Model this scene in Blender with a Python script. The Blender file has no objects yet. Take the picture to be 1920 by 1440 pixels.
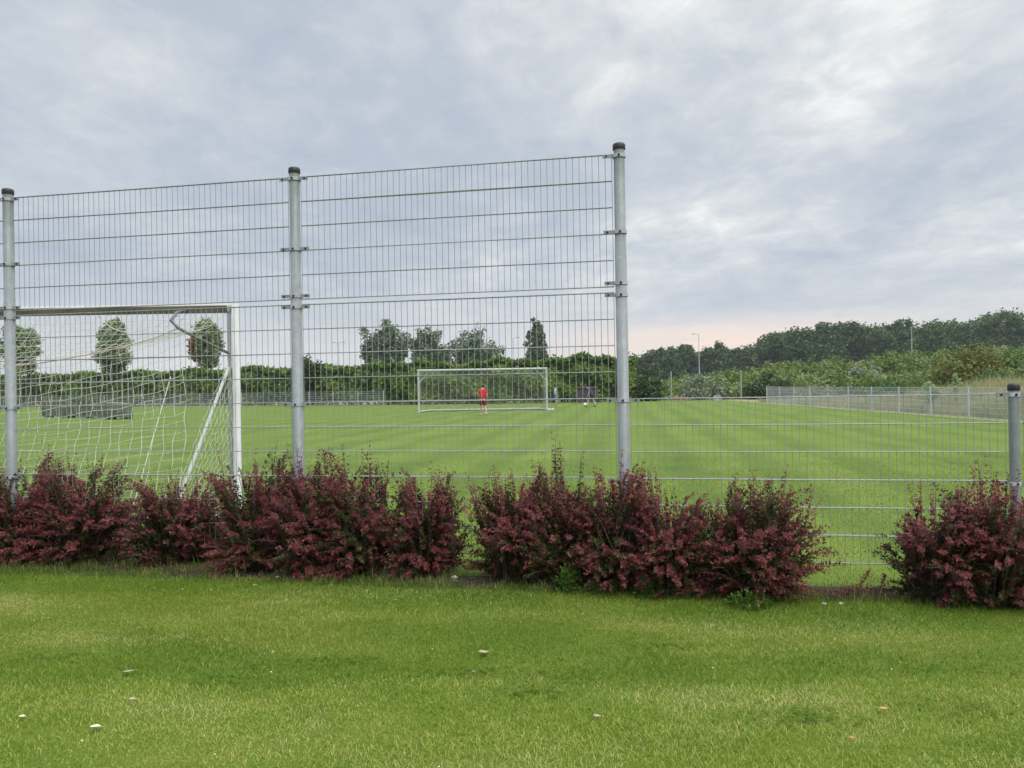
import bpy, math, random
import numpy as np
from mathutils import Vector, Matrix

scene = bpy.context.scene
COL = scene.collection
R = math.radians
rng = np.random.default_rng(7)
random.seed(7)

# ------------------------------------------------------------------ camera, world, sun, exposure
F = 1442.0                      # focal length in pixels of the 1920-wide photograph
EYE = 1.45
PITCH, ROLL = 4.0 / F, 0.0165
cd = bpy.data.cameras.new("camera")
cam = bpy.data.objects.new("camera", cd)
COL.objects.link(cam)
scene.camera = cam
cd.sensor_width = 36.0
cd.lens = 36.0 * F / 1920.0
cd.clip_start, cd.clip_end = 0.05, 4000.0
CM = Matrix.Translation((0, 0, EYE)) @ Matrix.Rotation(R(90) + PITCH, 4, 'X') @ Matrix.Rotation(-ROLL, 4, 'Z')
cam.matrix_world = CM


def ray(px, py):
    return (CM.to_3x3() @ Vector(((px - 960) / F, (720 - py) / F, -1.0)))


def at(px, py, Y):
    """world point seen at photo pixel (px, py) at distance Y"""
    d = ray(px, py)
    return Vector((0, 0, EYE)) + d * (Y / d.y)


def gnd(px, py, z=0.0):
    d = ray(px, py)
    return Vector((0, 0, EYE)) + d * ((z - EYE) / d.z)


SUN_EL, SUN_AZ = 52.0, 150.0     # azimuth from +Y clockwise: over the photographer's right shoulder
w = bpy.data.worlds.new("World")
scene.world = w
w.use_nodes = True


class NT:
    """tiny node-tree helper"""
    def __init__(self, tree):
        self.t = tree
        tree.nodes.clear()

    def n(self, typ, **kw):
        nd = self.t.nodes.new(typ)
        for k, v in kw.items():
            if k.startswith('i_'):
                key = k[2:]
                key = int(key) if key.isdigit() else key.replace('_', ' ')
                nd.inputs[key].default_value = v
            else:
                setattr(nd, k, v)
        return nd

    def l(self, a, b):
        self.t.links.new(a, b)

    def _in(self, sock, v):
        if hasattr(v, 'is_linked') or isinstance(v, bpy.types.NodeSocket):
            self.l(v, sock)
        else:
            sock.default_value = v

    def math(self, op, a, b=0.0, c=None, clamp=False):
        nd = self.n('ShaderNodeMath', operation=op, use_clamp=clamp)
        self._in(nd.inputs[0], a)
        self._in(nd.inputs[1], b)
        if c is not None:
            self._in(nd.inputs[2], c)
        return nd.outputs[0]

    def mapr(self, v, a, b, c=0.0, d=1.0, smooth=True):
        nd = self.n('ShaderNodeMapRange', interpolation_type='SMOOTHSTEP' if smooth else 'LINEAR')
        self._in(nd.inputs[0], v)
        for i, q in enumerate((a, b, c, d)):
            nd.inputs[i + 1].default_value = q
        return nd.outputs[0]

    def mix(self, f, a, b, mode='MIX'):
        nd = self.n('ShaderNodeMix', data_type='RGBA', blend_type=mode)
        self._in(nd.inputs[0], f)
        for s, v in ((nd.inputs[6], a), (nd.inputs[7], b)):
            if isinstance(v, (tuple, list)):
                s.default_value = tuple(v) + (1.0,) * (4 - len(v))
            else:
                self.l(v, s)
        return nd.outputs[2]

    def noise(self, vec, scale, detail=4.0, rough=0.5, dist=0.0):
        nd = self.n('ShaderNodeTexNoise')
        nd.inputs['Scale'].default_value = scale
        nd.inputs['Detail'].default_value = detail
        nd.inputs['Roughness'].default_value = rough
        nd.inputs['Distortion'].default_value = dist
        if vec is not None:
            self.l(vec, nd.inputs['Vector'])
        return nd.outputs['Fac']

    def mapping(self, vec, scale=(1, 1, 1), loc=(0, 0, 0), rot=(0, 0, 0)):
        nd = self.n('ShaderNodeMapping')
        nd.inputs['Scale'].default_value = scale
        nd.inputs['Location'].default_value = loc
        nd.inputs['Rotation'].default_value = rot
        self.l(vec, nd.inputs['Vector'])
        return nd.outputs[0]

    def ramp(self, fac, stops):
        nd = self.n('ShaderNodeValToRGB')
        cr = nd.color_ramp
        while len(cr.elements) < len(stops):
            cr.elements.new(0.5)
        for e, (p, c) in zip(cr.elements, stops):
            e.position = p
            e.color = tuple(c) + (1.0,) * (4 - len(c))
        self.l(fac, nd.inputs[0])
        return nd.outputs[0]


def build_world():
    t = NT(w.node_tree)
    tc = t.n('ShaderNodeTexCoord').outputs['Generated']
    sep = t.n('ShaderNodeSeparateXYZ')
    t.l(tc, sep.inputs[0])
    x, y, z = sep.outputs
    zc = t.math('MAXIMUM', z, 0.0)
    den = t.math('ADD', zc, 0.16)
    u = t.math('DIVIDE', x, den)
    v = t.math('DIVIDE', y, den)
    cmb = t.n('ShaderNodeCombineXYZ')
    t.l(u, cmb.inputs[0])
    t.l(v, cmb.inputs[1])
    p = cmb.outputs[0]
    big = t.noise(t.mapping(p, (0.75, 0.55, 1), (3.1, 0.4, 0)), 1.0, 3.0, 0.5, 0.3)
    mid = t.noise(t.mapping(p, (2.0, 1.7, 1), (7.3, 2.0, 0), (0, 0, 0.3)), 1.0, 8.0, 0.60, 0.5)
    fine = t.noise(t.mapping(p, (8.5, 6.0, 1), (1.3, 8.0, 0), (0, 0, 0.4)), 1.0, 9.0, 0.64, 0.5)
    c = t.math('ADD', t.math('MULTIPLY', big, 1.0), t.math('MULTIPLY', mid, 0.78))
    c = t.math('ADD', c, t.math('MULTIPLY', fine, 0.47))           # mean about 1.0
    # brighter cloud to the right and high, heavier to the left
    c = t.math('ADD', c, t.math('MULTIPLY', x, 0.26))
    c = t.math('ADD', c, t.math('MULTIPLY', t.mapr(z, 0.20, 0.44), 0.13))
    cloud = t.ramp(t.mapr(c, 0.78, 1.60, smooth=False), [
        (0.0, (0.385, 0.44, 0.53)), (0.34, (0.455, 0.51, 0.59)), (0.55, (0.55, 0.59, 0.64)),
        (0.70, (0.65, 0.68, 0.705)), (0.86, (0.81, 0.815, 0.815)), (1.0, (0.95, 0.93, 0.90))])
    # pale milky band low down, warm just over the horizon ahead and to the right
    low = t.mapr(z, 0.0, 0.17, 1.0, 0.0)
    streak = t.noise(t.mapping(tc, (2.2, 2.2, 26.0)), 1.0, 5.0, 0.55, 0.2)
    lowc = t.mix(t.mapr(streak, 0.35, 0.65), (0.63, 0.64, 0.655), (0.745, 0.735, 0.725))
    cloud = t.mix(t.math('MULTIPLY', low, 0.8), cloud, lowc)
    ahead = t.mapr(t.math('SUBTRACT', x, 0.26), -0.30, 0.0, 0.0, 1.0)
    ahead2 = t.mapr(t.math('SUBTRACT', x, 0.26), 0.0, 0.35, 1.0, 0.2)
    warm = t.math('MULTIPLY', t.math('MULTIPLY', ahead, ahead2), t.mapr(z, 0.045, 0.095, 0.85, 0.0))
    warm = t.math('MULTIPLY', warm, t.mapr(y, 0.0, 0.5))
    warm = t.math('MULTIPLY', warm, t.mapr(streak, 0.36, 0.60, 0.35, 1.0))
    cloud = t.mix(warm, cloud, (0.97, 0.76, 0.62))
    sky = t.n('ShaderNodeTexSky', sky_type='NISHITA', sun_disc=False)
    sky.sun_elevation = R(SUN_EL)
    sky.sun_rotation = R(SUN_AZ)
    sky.air_density, sky.dust_density = 1.0, 2.0
    clear = t.mix(1.0, sky.outputs[0], (0.10, 0.10, 0.10), 'MULTIPLY')
    cover = t.mapr(c, 0.6, 0.85, 0.86, 0.97)
    colr = t.mix(cover, clear, cloud)
    # an overcast sky is about three times as bright overhead as at the horizon
    gain = t.mapr(z, 0.44, 0.80, 1.0, 3.0)
    bg = t.n('ShaderNodeBackground')
    t.l(colr, bg.inputs[0])
    t.l(gain, bg.inputs[1])
    out = t.n('ShaderNodeOutputWorld')
    t.l(bg.outputs[0], out.inputs[0])


build_world()
sl = bpy.data.lights.new("sun", 'SUN')
sl.energy = 1.3
sl.angle = R(25)
sl.color = (1.0, 0.95, 0.88)
sun = bpy.data.objects.new("sun", sl)
COL.objects.link(sun)
sd = Vector((math.sin(R(SUN_AZ)) * math.cos(R(SUN_EL)), math.cos(R(SUN_AZ)) * math.cos(R(SUN_EL)), math.sin(R(SUN_EL))))
sun.rotation_euler = sd.to_track_quat('Z', 'Y').to_euler()
sun.location = (0, -20, 40)
vs = scene.view_settings
vs.view_transform = 'Standard'
vs.look = 'None'
vs.exposure = 0.18
vs.gamma = 1.0
vs.use_curve_mapping = False

# ------------------------------------------------------------------ helpers


def tag(o, label=None, cat=None, group=None, kind=None):
    if label:
        o['label'] = label
    if cat:
        o['category'] = cat
    if group:
        o['group'] = group
    if kind:
        o['kind'] = kind
    return o


def empty(name, loc=(0, 0, 0), rz=0.0):
    o = bpy.data.objects.new(name, None)
    o.empty_display_size = 0.2
    o.location = loc
    o.rotation_euler = (0, 0, rz)
    COL.objects.link(o)
    return o


def np_mesh(name, verts, faces, mats, parent=None, matidx=None, smooth=False):
    """verts (n,3), faces (m,k): fast mesh build"""
    verts = np.ascontiguousarray(verts, dtype=np.float32)
    faces = np.ascontiguousarray(faces, dtype=np.int32)
    me = bpy.data.meshes.new(name)
    m, k = faces.shape
    me.vertices.add(len(verts))
    me.vertices.foreach_set('co', verts.ravel())
    me.loops.add(m * k)
    me.loops.foreach_set('vertex_index', faces.ravel())
    me.polygons.add(m)
    me.polygons.foreach_set('loop_start', np.arange(0, m * k, k, dtype=np.int32))
    if matidx is not None:
        me.polygons.foreach_set('material_index', np.ascontiguousarray(matidx, dtype=np.int32))
    if smooth:
        me.polygons.foreach_set('use_smooth', np.ones(m, dtype=bool))
    me.update(calc_edges=True)
    for q in (mats if isinstance(mats, (list, tuple)) else [mats]):
        me.materials.append(q)
    o = bpy.data.objects.new(name, me)
    COL.objects.link(o)
    if parent:
        o.parent = parent
    return o


class MB:
    """collects tubes, boxes, lathes into one mesh"""
    def __init__(self):
        self.v, self.f, self.s, self.m = [], [], [], []

    def _add(self, vs, fs, smooth, mi=0):
        b = len(self.v)
        self.v.extend([tuple(p) for p in vs])
        for q in fs:
            self.f.append([b + i for i in q])
            self.s.append(smooth)
            self.m.append(mi)

    def box(self, c, s, M=None, mi=0, bevel=0.0):
        hx, hy, hz = s[0] / 2, s[1] / 2, s[2] / 2
        b = min(bevel, hx * .9, hy * .9)
        if b > 0:
            ring = [(hx - b, -hy), (hx, -hy + b), (hx, hy - b), (hx - b, hy), (-hx + b, hy), (-hx, hy - b), (-hx, -hy + b), (-hx + b, -hy)]
        else:
            ring = [(hx, -hy), (hx, hy), (-hx, hy), (-hx, -hy)]
        n = len(ring)
        pts = [Vector((x, y, -hz)) for x, y in ring] + [Vector((x, y, hz)) for x, y in ring]
        if M is not None:
            pts = [M @ p for p in pts]
        pts = [p + Vector(c) for p in pts]
        fs = [[i, (i + 1) % n, n + (i + 1) % n, n + i] for i in range(n)]
        fs += [list(range(n - 1, -1, -1)), list(range(n, 2 * n))]
        self._add(pts, fs, False, mi)

    def tube(self, pts, r, n=8, caps=True, mi=0, smooth=True):
        pts = [Vector(p) for p in pts]
        rs = r if isinstance(r, (list, tuple)) else [r] * len(pts)
        tang = []
        for i in range(len(pts)):
            a = pts[max(i - 1, 0)]
            b = pts[min(i + 1, len(pts) - 1)]
            tang.append((b - a).normalized())
        up = Vector((0, 0, 1)) if abs(tang[0].z) < 0.9 else Vector((1, 0, 0))
        nx = tang[0].cross(up).normalized()
        vs, fs = [], []
        for i, p in enumerate(pts):
            nx = (nx - tang[i] * nx.dot(tang[i])).normalized()
            ny = tang[i].cross(nx)
            for k in range(n):
                a = 2 * math.pi * k / n
                vs.append(p + (nx * math.cos(a) + ny * math.sin(a)) * rs[i])
        for i in range(len(pts) - 1):
            for k in range(n):
                k2 = (k + 1) % n
                fs.append([i * n + k, i * n + k2, (i + 1) * n + k2, (i + 1) * n + k])
        self._add(vs, fs, smooth, mi)
        if caps:
            L = len(pts) - 1
            self._add([vs[k] for k in range(n)][::-1], [list(range(n))], False, mi)
            self._add([vs[L * n + k] for k in range(n)], [list(range(n))], False, mi)

    def lathe(self, prof, n=20, c=(0, 0, 0), mi=0, smooth=True):
        """prof: list of (r, z); sharp profile points should be doubled"""
        vs, fs = [], []
        for r, z in prof:
            for k in range(n):
                a = 2 * math.pi * k / n
                vs.append((c[0] + r * math.cos(a), c[1] + r * math.sin(a), c[2] + z))
        for i in range(len(prof) - 1):
            for k in range(n):
                k2 = (k + 1) % n
                fs.append([i * n + k, i * n + k2, (i + 1) * n + k2, (i + 1) * n + k])
        self._add(vs, fs, smooth, mi)

    def build(self, name, mats, parent=None):
        me = bpy.data.meshes.new(name)
        me.from_pydata(self.v, [], self.f)
        me.polygons.foreach_set('use_smooth', self.s)
        me.polygons.foreach_set('material_index', self.m)
        me.update()
        for q in (mats if isinstance(mats, (list, tuple)) else [mats]):
            me.materials.append(q)
        o = bpy.data.objects.new(name, me)
        COL.objects.link(o)
        if parent:
            o.parent = parent
        return o


def sheet(name, pts, z, mat, kind='structure'):
    o = np_mesh(name, [(x, y, z) for x, y in pts], [list(range(len(pts)))], mat)
    return tag(o, kind=kind)


# ------------------------------------------------------------------ materials
def new_mat(name):
    m = bpy.data.materials.new(name)
    m.use_nodes = True
    return m, NT(m.node_tree)


def finish(t, col, rough=0.6, metal=0.0, bump=None, bstr=0.2, bdist=0.01, spec=0.5):
    b = t.n('ShaderNodeBsdfPrincipled')
    if isinstance(col, (tuple, list)):
        b.inputs['Base Color'].default_value = tuple(col) + (1.0,) * (4 - len(col))
    else:
        t.l(col, b.inputs['Base Color'])
    if isinstance(rough, (int, float)):
        b.inputs['Roughness'].default_value = rough
    else:
        t.l(rough, b.inputs['Roughness'])
    b.inputs['Metallic'].default_value = metal
    b.inputs['Specular IOR Level'].default_value = spec
    if bump is not None:
        bn = t.n('ShaderNodeBump')
        bn.inputs['Strength'].default_value = bstr
        bn.inputs['Distance'].default_value = bdist
        t.l(bump, bn.inputs['Height'])
        t.l(bn.outputs[0], b.inputs['Normal'])
    o = t.n('ShaderNodeOutputMaterial')
    t.l(b.outputs[0], o.inputs[0])


def m_simple(name, c1, c2=None, scale=20.0, rough=0.6, metal=0.0, spec=0.5, stretch=(1, 1, 1)):
    m, t = new_mat(name)
    c2 = c2 or tuple(q * 0.75 for q in c1)
    tc = t.n('ShaderNodeTexCoord').outputs['Object']
    f = t.noise(t.mapping(tc, stretch), scale, 5.0, 0.6)
    finish(t, t.mix(t.mapr(f, 0.3, 0.7), c1, c2), rough, metal, f, 0.1, 0.005, spec)
    return m


def m_leaf(name, cols, transl=0.3, rough=0.55, nscale=0.6, nmix=0.55, spec=0.25, stretch=None):
    """leaf colour: each leaf has its own shade, and sprays differ from one another"""
    m, t = new_mat(name)
    rnd = t.n('ShaderNodeNewGeometry').outputs['Random Per Island']
    tc = t.n('ShaderNodeTexCoord').outputs['Object']
    tn = t.mapping(tc, stretch) if stretch else tc
    nz = t.mapr(t.noise(tn, nscale, 5.0, 0.62), 0.30, 0.70, smooth=False)
    f = t.math('ADD', t.math('MULTIPLY', rnd, 1 - nmix), t.math('MULTIPLY', nz, nmix))
    k = len(cols)
    col = t.ramp(f, [(0.12 + 0.76 * i / max(k - 1, 1), c) for i, c in enumerate(cols)])
    b = t.n('ShaderNodeBsdfPrincipled')
    t.l(col, b.inputs['Base Color'])
    b.inputs['Roughness'].default_value = rough
    b.inputs['Specular IOR Level'].default_value = spec
    tr = t.n('ShaderNodeBsdfTranslucent')
    t.l(col, tr.inputs[0])
    mx = t.n('ShaderNodeMixShader')
    mx.inputs[0].default_value = transl
    t.l(b.outputs[0], mx.inputs[1])
    t.l(tr.outputs[0], mx.inputs[2])
    o = t.n('ShaderNodeOutputMaterial')
    t.l(mx.outputs[0], o.inputs[0])
    return m


def m_galv(name, base=(0.46, 0.50, 0.53), dirt=0.5):
    m, t = new_mat(name)
    tc = t.n('ShaderNodeTexCoord').outputs['Object']
    vo = t.n('ShaderNodeTexVoronoi')
    vo.inputs['Scale'].default_value = 70.0
    t.l(tc, vo.inputs['Vector'])
    sp = t.n('ShaderNodeSeparateColor')
    t.l(vo.outputs['Color'], sp.inputs[0])
    c = t.mix(t.math('MULTIPLY', sp.outputs[0], 0.55), base, tuple(q * 0.72 for q in base))
    blot = t.mapr(t.noise(tc, 9.0, 5.0, 0.6), 0.45, 0.7)
    c = t.mix(t.math('MULTIPLY', blot, 0.35), c, (0.36, 0.385, 0.385))
    st = t.mapr(t.noise(t.mapping(tc, (26, 26, 1.3)), 1.0, 5.0, 0.6), 0.52, 0.70)
    c = t.mix(t.math('MULTIPLY', st, dirt), c, (0.17, 0.18, 0.165))
    finish(t, c, 0.55, 0.15, sp.outputs[0], 0.05, 0.002)
    return m


M = {}
M['galv'] = m_galv('galvanised_steel', (0.255, 0.28, 0.285), 0.6)
M['wire'] = m_galv('galvanised_wire', (0.33, 0.345, 0.355), 0.25)
M['farwire'] = m_simple('pale_galvanised_wire', (0.50, 0.53, 0.56), (0.42, 0.45, 0.48), 4, 0.5)
M['cap'] = m_simple('black_plastic', (0.012, 0.011, 0.013), (0.02, 0.018, 0.02), 60, 0.45)
M['bolt'] = m_simple('dark_bolt', (0.03, 0.03, 0.03), (0.015, 0.015, 0.015), 60, 0.5, 0.6)
M['white'] = m_simple('white_paint', (0.52, 0.535, 0.52), (0.40, 0.42, 0.40), 14, 0.4, stretch=(1, 1, .3))
M['greymetal'] = m_simple('weathered_aluminium', (0.40, 0.41, 0.40), (0.24, 0.25, 0.23), 10, 0.5, 0.3)
M['bracket'] = m_simple('dark_tube', (.17, .16, .165), (.09, .085, .09), 8, .5, .2)  # darker all over than the other goal tubes
M['net'] = m_simple('net_cord', (0.66, 0.70, 0.58), (0.5, 0.55, 0.42), 30, 0.8)
M['netfar'] = m_simple('grey_net_cord', (0.42, 0.44, 0.42), (0.3, 0.32, 0.3), 30, 0.8)
M['moss_shade'] = m_simple('mossy_shaded_crossbar', (0.115, 0.11, 0.075), (0.05, 0.048, 0.03), 9, 0.7, stretch=(.25, 1, 1))  # moss stain, with the backlit shade under the bar in its colour
M['redcord'] = m_simple('faded_red_cord', (0.42, 0.16, 0.14), (0.5, 0.35, 0.3), 2, 0.8)
M['bark'] = m_simple('bark', (0.10, 0.08, 0.06), (0.05, 0.042, 0.034), 5, 0.9, stretch=(3, 3, .6))
M['twig'] = m_simple('barberry_twig', (0.12, 0.07, 0.055), (0.07, 0.045, 0.035), 40, 0.8)
M['drystem'] = m_simple('dry_stem', (0.42, 0.36, 0.24), (0.25, 0.2, 0.13), 20, 0.8)
M['stone'] = m_simple('pale_stone', (0.55, 0.52, 0.44), (0.35, 0.33, 0.28), 30, 0.8)
M['skin'] = m_simple('skin', (0.50, 0.31, 0.23), (0.44, 0.26, 0.19), 12, 0.5)
M['concrete'] = m_simple('lamp_grey', (0.34, 0.35, 0.33), (0.26, 0.27, 0.26), 6, 0.6)
M['barberry'] = m_leaf('barberry_leaf', [(0.068, 0.017, 0.017), (0.13, 0.028, 0.029), (0.205, 0.042, 0.043), (0.175, 0.066, 0.075), (0.30, 0.062, 0.058), (0.34, 0.13, 0.065)], 0.32, 0.52, 5.0, 0.63, 0.38)
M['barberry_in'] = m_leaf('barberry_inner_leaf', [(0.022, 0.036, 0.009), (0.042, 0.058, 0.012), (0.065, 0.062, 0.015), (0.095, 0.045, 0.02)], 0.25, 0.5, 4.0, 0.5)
M['grass'] = m_leaf('lawn_blade', [(0.1017, 0.1819, 0.0118), (0.184, 0.2654, 0.0203), (0.2782, 0.3371, 0.0407), (0.4066, 0.428, 0.1124), (0.5992, 0.5136, 0.2568)], 0.4, 0.5, 1.25, 0.62, 0.35, (.42, 1, 1))
M['grass_pale'] = m_leaf('lawn_blade_pale', [(0.159, 0.2491, 0.0191), (0.2385, 0.3286, 0.0339), (0.3339, 0.4028, 0.0636), (0.4558, 0.4823, 0.1378), (0.5936, 0.53, 0.265)], 0.4, 0.5, 1.6, 0.55, 0.35, (.5, 1, 1))
M['grass_lush'] = m_leaf('lawn_blade_lush', [(0.0762, 0.1658, 0.009), (0.1288, 0.2352, 0.0146), (0.196, 0.2968, 0.0258), (0.2912, 0.3696, 0.056)], 0.4, 0.5, 1.6, 0.55, 0.35, (.5, 1, 1))
M['clover'] = m_leaf('clover_leaf', [(0.075, 0.155, 0.010), (0.11, 0.20, 0.016), (0.15, 0.24, 0.025)], 0.35, 0.6, 4.0, 0.4, 0.15)
M['fieldblade'] = m_leaf('field_blade', [(0.085, 0.15, 0.010), (0.125, 0.195, 0.016), (0.165, 0.23, 0.025), (0.22, 0.265, 0.045)], 0.35, 0.5, 0.5, 0.5)
M['weed'] = m_leaf('weed_leaf', [(0.06, 0.13, 0.015), (0.10, 0.19, 0.03), (0.15, 0.24, 0.04)], 0.35, 0.5, 3.0, 0.4)
M['longgrass'] = m_leaf('uncut_grass', [(0.055, 0.11, 0.012), (0.085, 0.15, 0.018), (0.13, 0.19, 0.03), (0.17, 0.21, 0.05), (0.42, 0.37, 0.22)], 0.3, 0.6, 3.0, 0.35)
M['drygrass'] = m_leaf('tall_dry_grass', [(0.20, 0.25, 0.09), (0.32, 0.34, 0.16), (0.44, 0.40, 0.23), (0.54, 0.42, 0.27)], 0.3, 0.7, 0.25, 0.6)
M['hedge'] = m_leaf('hedge_leaf', [(0.056, 0.1064, 0.0157), (0.0952, 0.1624, 0.0224), (0.1456, 0.224, 0.0336), (0.2016, 0.2688, 0.0504)], 0.25, 0.55, 0.25, 0.6)
M['scrub'] = m_leaf('scrub_leaf', [(0.053, 0.1007, 0.017), (0.0954, 0.159, 0.0233), (0.1537, 0.2173, 0.0424), (0.212, 0.2597, 0.1166), (0.2544, 0.2968, 0.0583)], 0.25, 0.55, 0.30, 0.72)
M['darkleaf'] = m_leaf('dark_leaf', [(0.022, 0.045, 0.013), (0.04, 0.075, 0.018), (0.06, 0.105, 0.025)], 0.2, 0.55, 0.4, 0.5)
M['greenleaf'] = m_leaf('green_leaf', [(0.045, 0.105, 0.02), (0.075, 0.16, 0.028), (0.10, 0.20, 0.035)], 0.25, 0.5, 0.4, 0.5)
M['olive'] = m_leaf('olive_leaf', [(0.08, 0.10, 0.018), (0.15, 0.165, 0.028), (0.23, 0.23, 0.045)], 0.25, 0.55, 0.4, 0.55)
M['silver'] = m_leaf('silver_leaf', [(0.14, 0.18, 0.12), (0.21, 0.26, 0.17), (0.27, 0.31, 0.20)], 0.25, 0.6, 0.5, 0.5)
M['sapling'] = m_leaf('sapling_leaf', [(0.25, 0.34, 0.14), (0.34, 0.43, 0.20), (0.42, 0.50, 0.27)], 0.3, 0.55, 1.0, 0.4)
M['poplar'] = m_leaf('poplar_leaf', [(0.0747, 0.115, 0.0575), (0.1207, 0.1725, 0.092), (0.184, 0.23, 0.138)], 0.25, 0.55, 0.3, 0.5)
M['lime'] = m_leaf('clipped_tree_leaf', [(0.1152, 0.1664, 0.064), (0.1792, 0.2432, 0.1024), (0.256, 0.32, 0.1536), (0.32, 0.3712, 0.2176)], 0.3, 0.55, 0.5, 0.5)
M['rust'] = m_leaf('rust_leaf', [(0.24, 0.12, 0.05), (0.34, 0.13, 0.06), (0.20, 0.16, 0.06)], 0.3, 0.6, 0.8, 0.5)
M['wood'] = m_leaf('woodland_leaf', [(0.035, 0.068, 0.024), (0.065, 0.112, 0.036), (0.11, 0.16, 0.055)], 0.2, 0.6, 0.09, 0.7)


def m_ground(name, cols, scale, extra=None, bump=0.4):
    m, t = new_mat(name)
    tc = t.n('ShaderNodeTexCoord').outputs['Object']
    a = t.noise(tc, scale, 6.0, 0.6)
    b = t.noise(tc, scale * 14, 4.0, 0.6)
    f = t.math('ADD', t.math('MULTIPLY', t.mapr(a, 0.3, 0.7, smooth=False), 0.6), t.math('MULTIPLY', b, 0.4))
    k = len(cols)
    col = t.ramp(f, [(0.2 + 0.6 * i / (k - 1), c) for i, c in enumerate(cols)])
    if extra:
        col = extra(t, tc, col)
    fine = t.noise(tc, 160.0, 3.0, 0.7)
    finish(t, col, 0.85, 0.0, fine, bump, 0.02, 0.2)
    return m


def stripes(t, tc, col):
    """mowing stripes: nap sheen of the rolled grass, put into the colour as paler bands"""
    sp = t.n('ShaderNodeSeparateXYZ')
    t.l(tc, sp.inputs[0])
    p = t.math('SUBTRACT', sp.outputs[0], t.math('MULTIPLY', sp.outputs[1], 0.15))
    wob = t.math('MULTIPLY', t.noise(tc, 0.12, 2.0), 0.9)
    p = t.math('ADD', p, wob)
    cb = t.n('ShaderNodeCombineXYZ')
    t.l(p, cb.inputs[0])
    n1 = t.noise(t.mapping(cb.outputs[0], (1, 1, 1)), 1.5, 3.0, 0.6)
    s = t.math('SINE', t.math('MULTIPLY', p, 4.0))
    s = t.math('ADD', t.math('MULTIPLY', s, 0.12), n1)
    col = t.mix(t.mapr(s, 0.38, 0.60), col, t.mix(1.0, col, (1.32, 1.23, 1.38), 'MULTIPLY'))  # paler bands: light on the bent blades, mixed into the green
    # across-grain mottling, drawn out along the stripes
    mp = t.mapping(tc, (1.3, 0.35, 1), rot=(0, 0, 0.15))
    mo = t.noise(mp, 1.0, 5.0, 0.6)
    col = t.mix(t.mapr(mo, 0.40, 0.72, 0.0, 0.45), col, (0.145, 0.185, 0.036))
    yl = t.noise(tc, 0.28, 4.0, 0.6)
    return t.mix(t.mapr(yl, 0.55, 0.75, 0.0, 0.35), col, (0.175, 0.20, 0.045))


M['field'] = m_ground('mown_field', [(0.066, 0.118, 0.009), (0.090, 0.150, 0.013), (0.117, 0.177, 0.020)], 0.5, stripes)
M['lawn'] = m_ground('lawn_soil', [(0.065, 0.115, 0.010), (0.095, 0.145, 0.015), (0.14, 0.165, 0.03)], 1.2)
M['rough'] = m_ground('rough_ground', [(0.15, 0.18, 0.06), (0.22, 0.235, 0.10), (0.30, 0.27, 0.15)], 0.3)
M['soil'] = m_ground('bare_soil', [(0.028, 0.026, 0.014), (0.05, 0.045, 0.026), (0.10, 0.08, 0.055)], 4.0)

# ------------------------------------------------------------------ the setting


def fence_y(x):
    return 5.97 - 0.19 * x


tag(np_mesh('ground', [(-900, -120, -0.01), (900, -120, -0.01), (900, 1500, -0.01), (-900, 1500, -0.01)], [[0, 1, 2, 3]], M['rough']), kind='structure')
sheet('lawn', [(-30, -14), (30, -14), (30, fence_y(30) - .50), (-30, fence_y(-30) - .50)], 0.0, M['lawn'])
sheet('planting_bed', [(-30, fence_y(-30) - .50), (30, fence_y(30) - .50), (30, fence_y(30) - .12), (-30, fence_y(-30) - .12)], 0.0, M['soil'])
sheet('sports_field', [(-30, fence_y(-30) - .12), (16.15, fence_y(16.15) - .12), (16.3, 20), (17.0, 52), (17.6, 63.3), (-9, 63.6), (-36, 74.5), (-57, 84), (-80, 84), (-80, 20)], 0.0, M['field'])

# raised ground under the scrub on the right, and the weedy mound behind the side fence


def terrain(name, x0, x1, y0, y1, nx, ny, fn, mat):
    xs, ys = np.meshgrid(np.linspace(x0, x1, nx), np.linspace(y0, y1, ny))
    zs = fn(xs, ys)
    v = np.stack([xs.ravel(), ys.ravel(), zs.ravel()], 1)
    i = np.arange(nx * ny).reshape(ny, nx)
    f = np.stack([i[:-1, :-1].ravel(), i[:-1, 1:].ravel(), i[1:, 1:].ravel(), i[1:, :-1].ravel()], 1)
    return tag(np_mesh(name, v, f, mat, smooth=True), kind='structure')


def sstep(a, b, x):
    t = np.clip((x - a) / (b - a), 0, 1)
    return t * t * (3 - 2 * t)


def bank_z(x, y):
    return -0.02 + sstep(64, 84, y) * (0.5 + 2.6 * sstep(8, 48, x)) * sstep(2, 14, x) + 0.15 * np.sin(x * .7) * np.sin(y * .5) * sstep(66, 80, y)


def mound_z(x, y):
    g = np.exp(-((x - 22.5) / 4.0) ** 2 - ((y - 33) / 9.0) ** 2)
    return -0.02 + 1.0 * g * sstep(17.2, 19.5, x)


terrain('embankment', 2, 130, 63.7, 150, 60, 40, bank_z, M['rough'])
terrain('mound', 16.9, 40, 12, 60, 40, 40, mound_z, M['rough'])

# ------------------------------------------------------------------ front mesh fence


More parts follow.
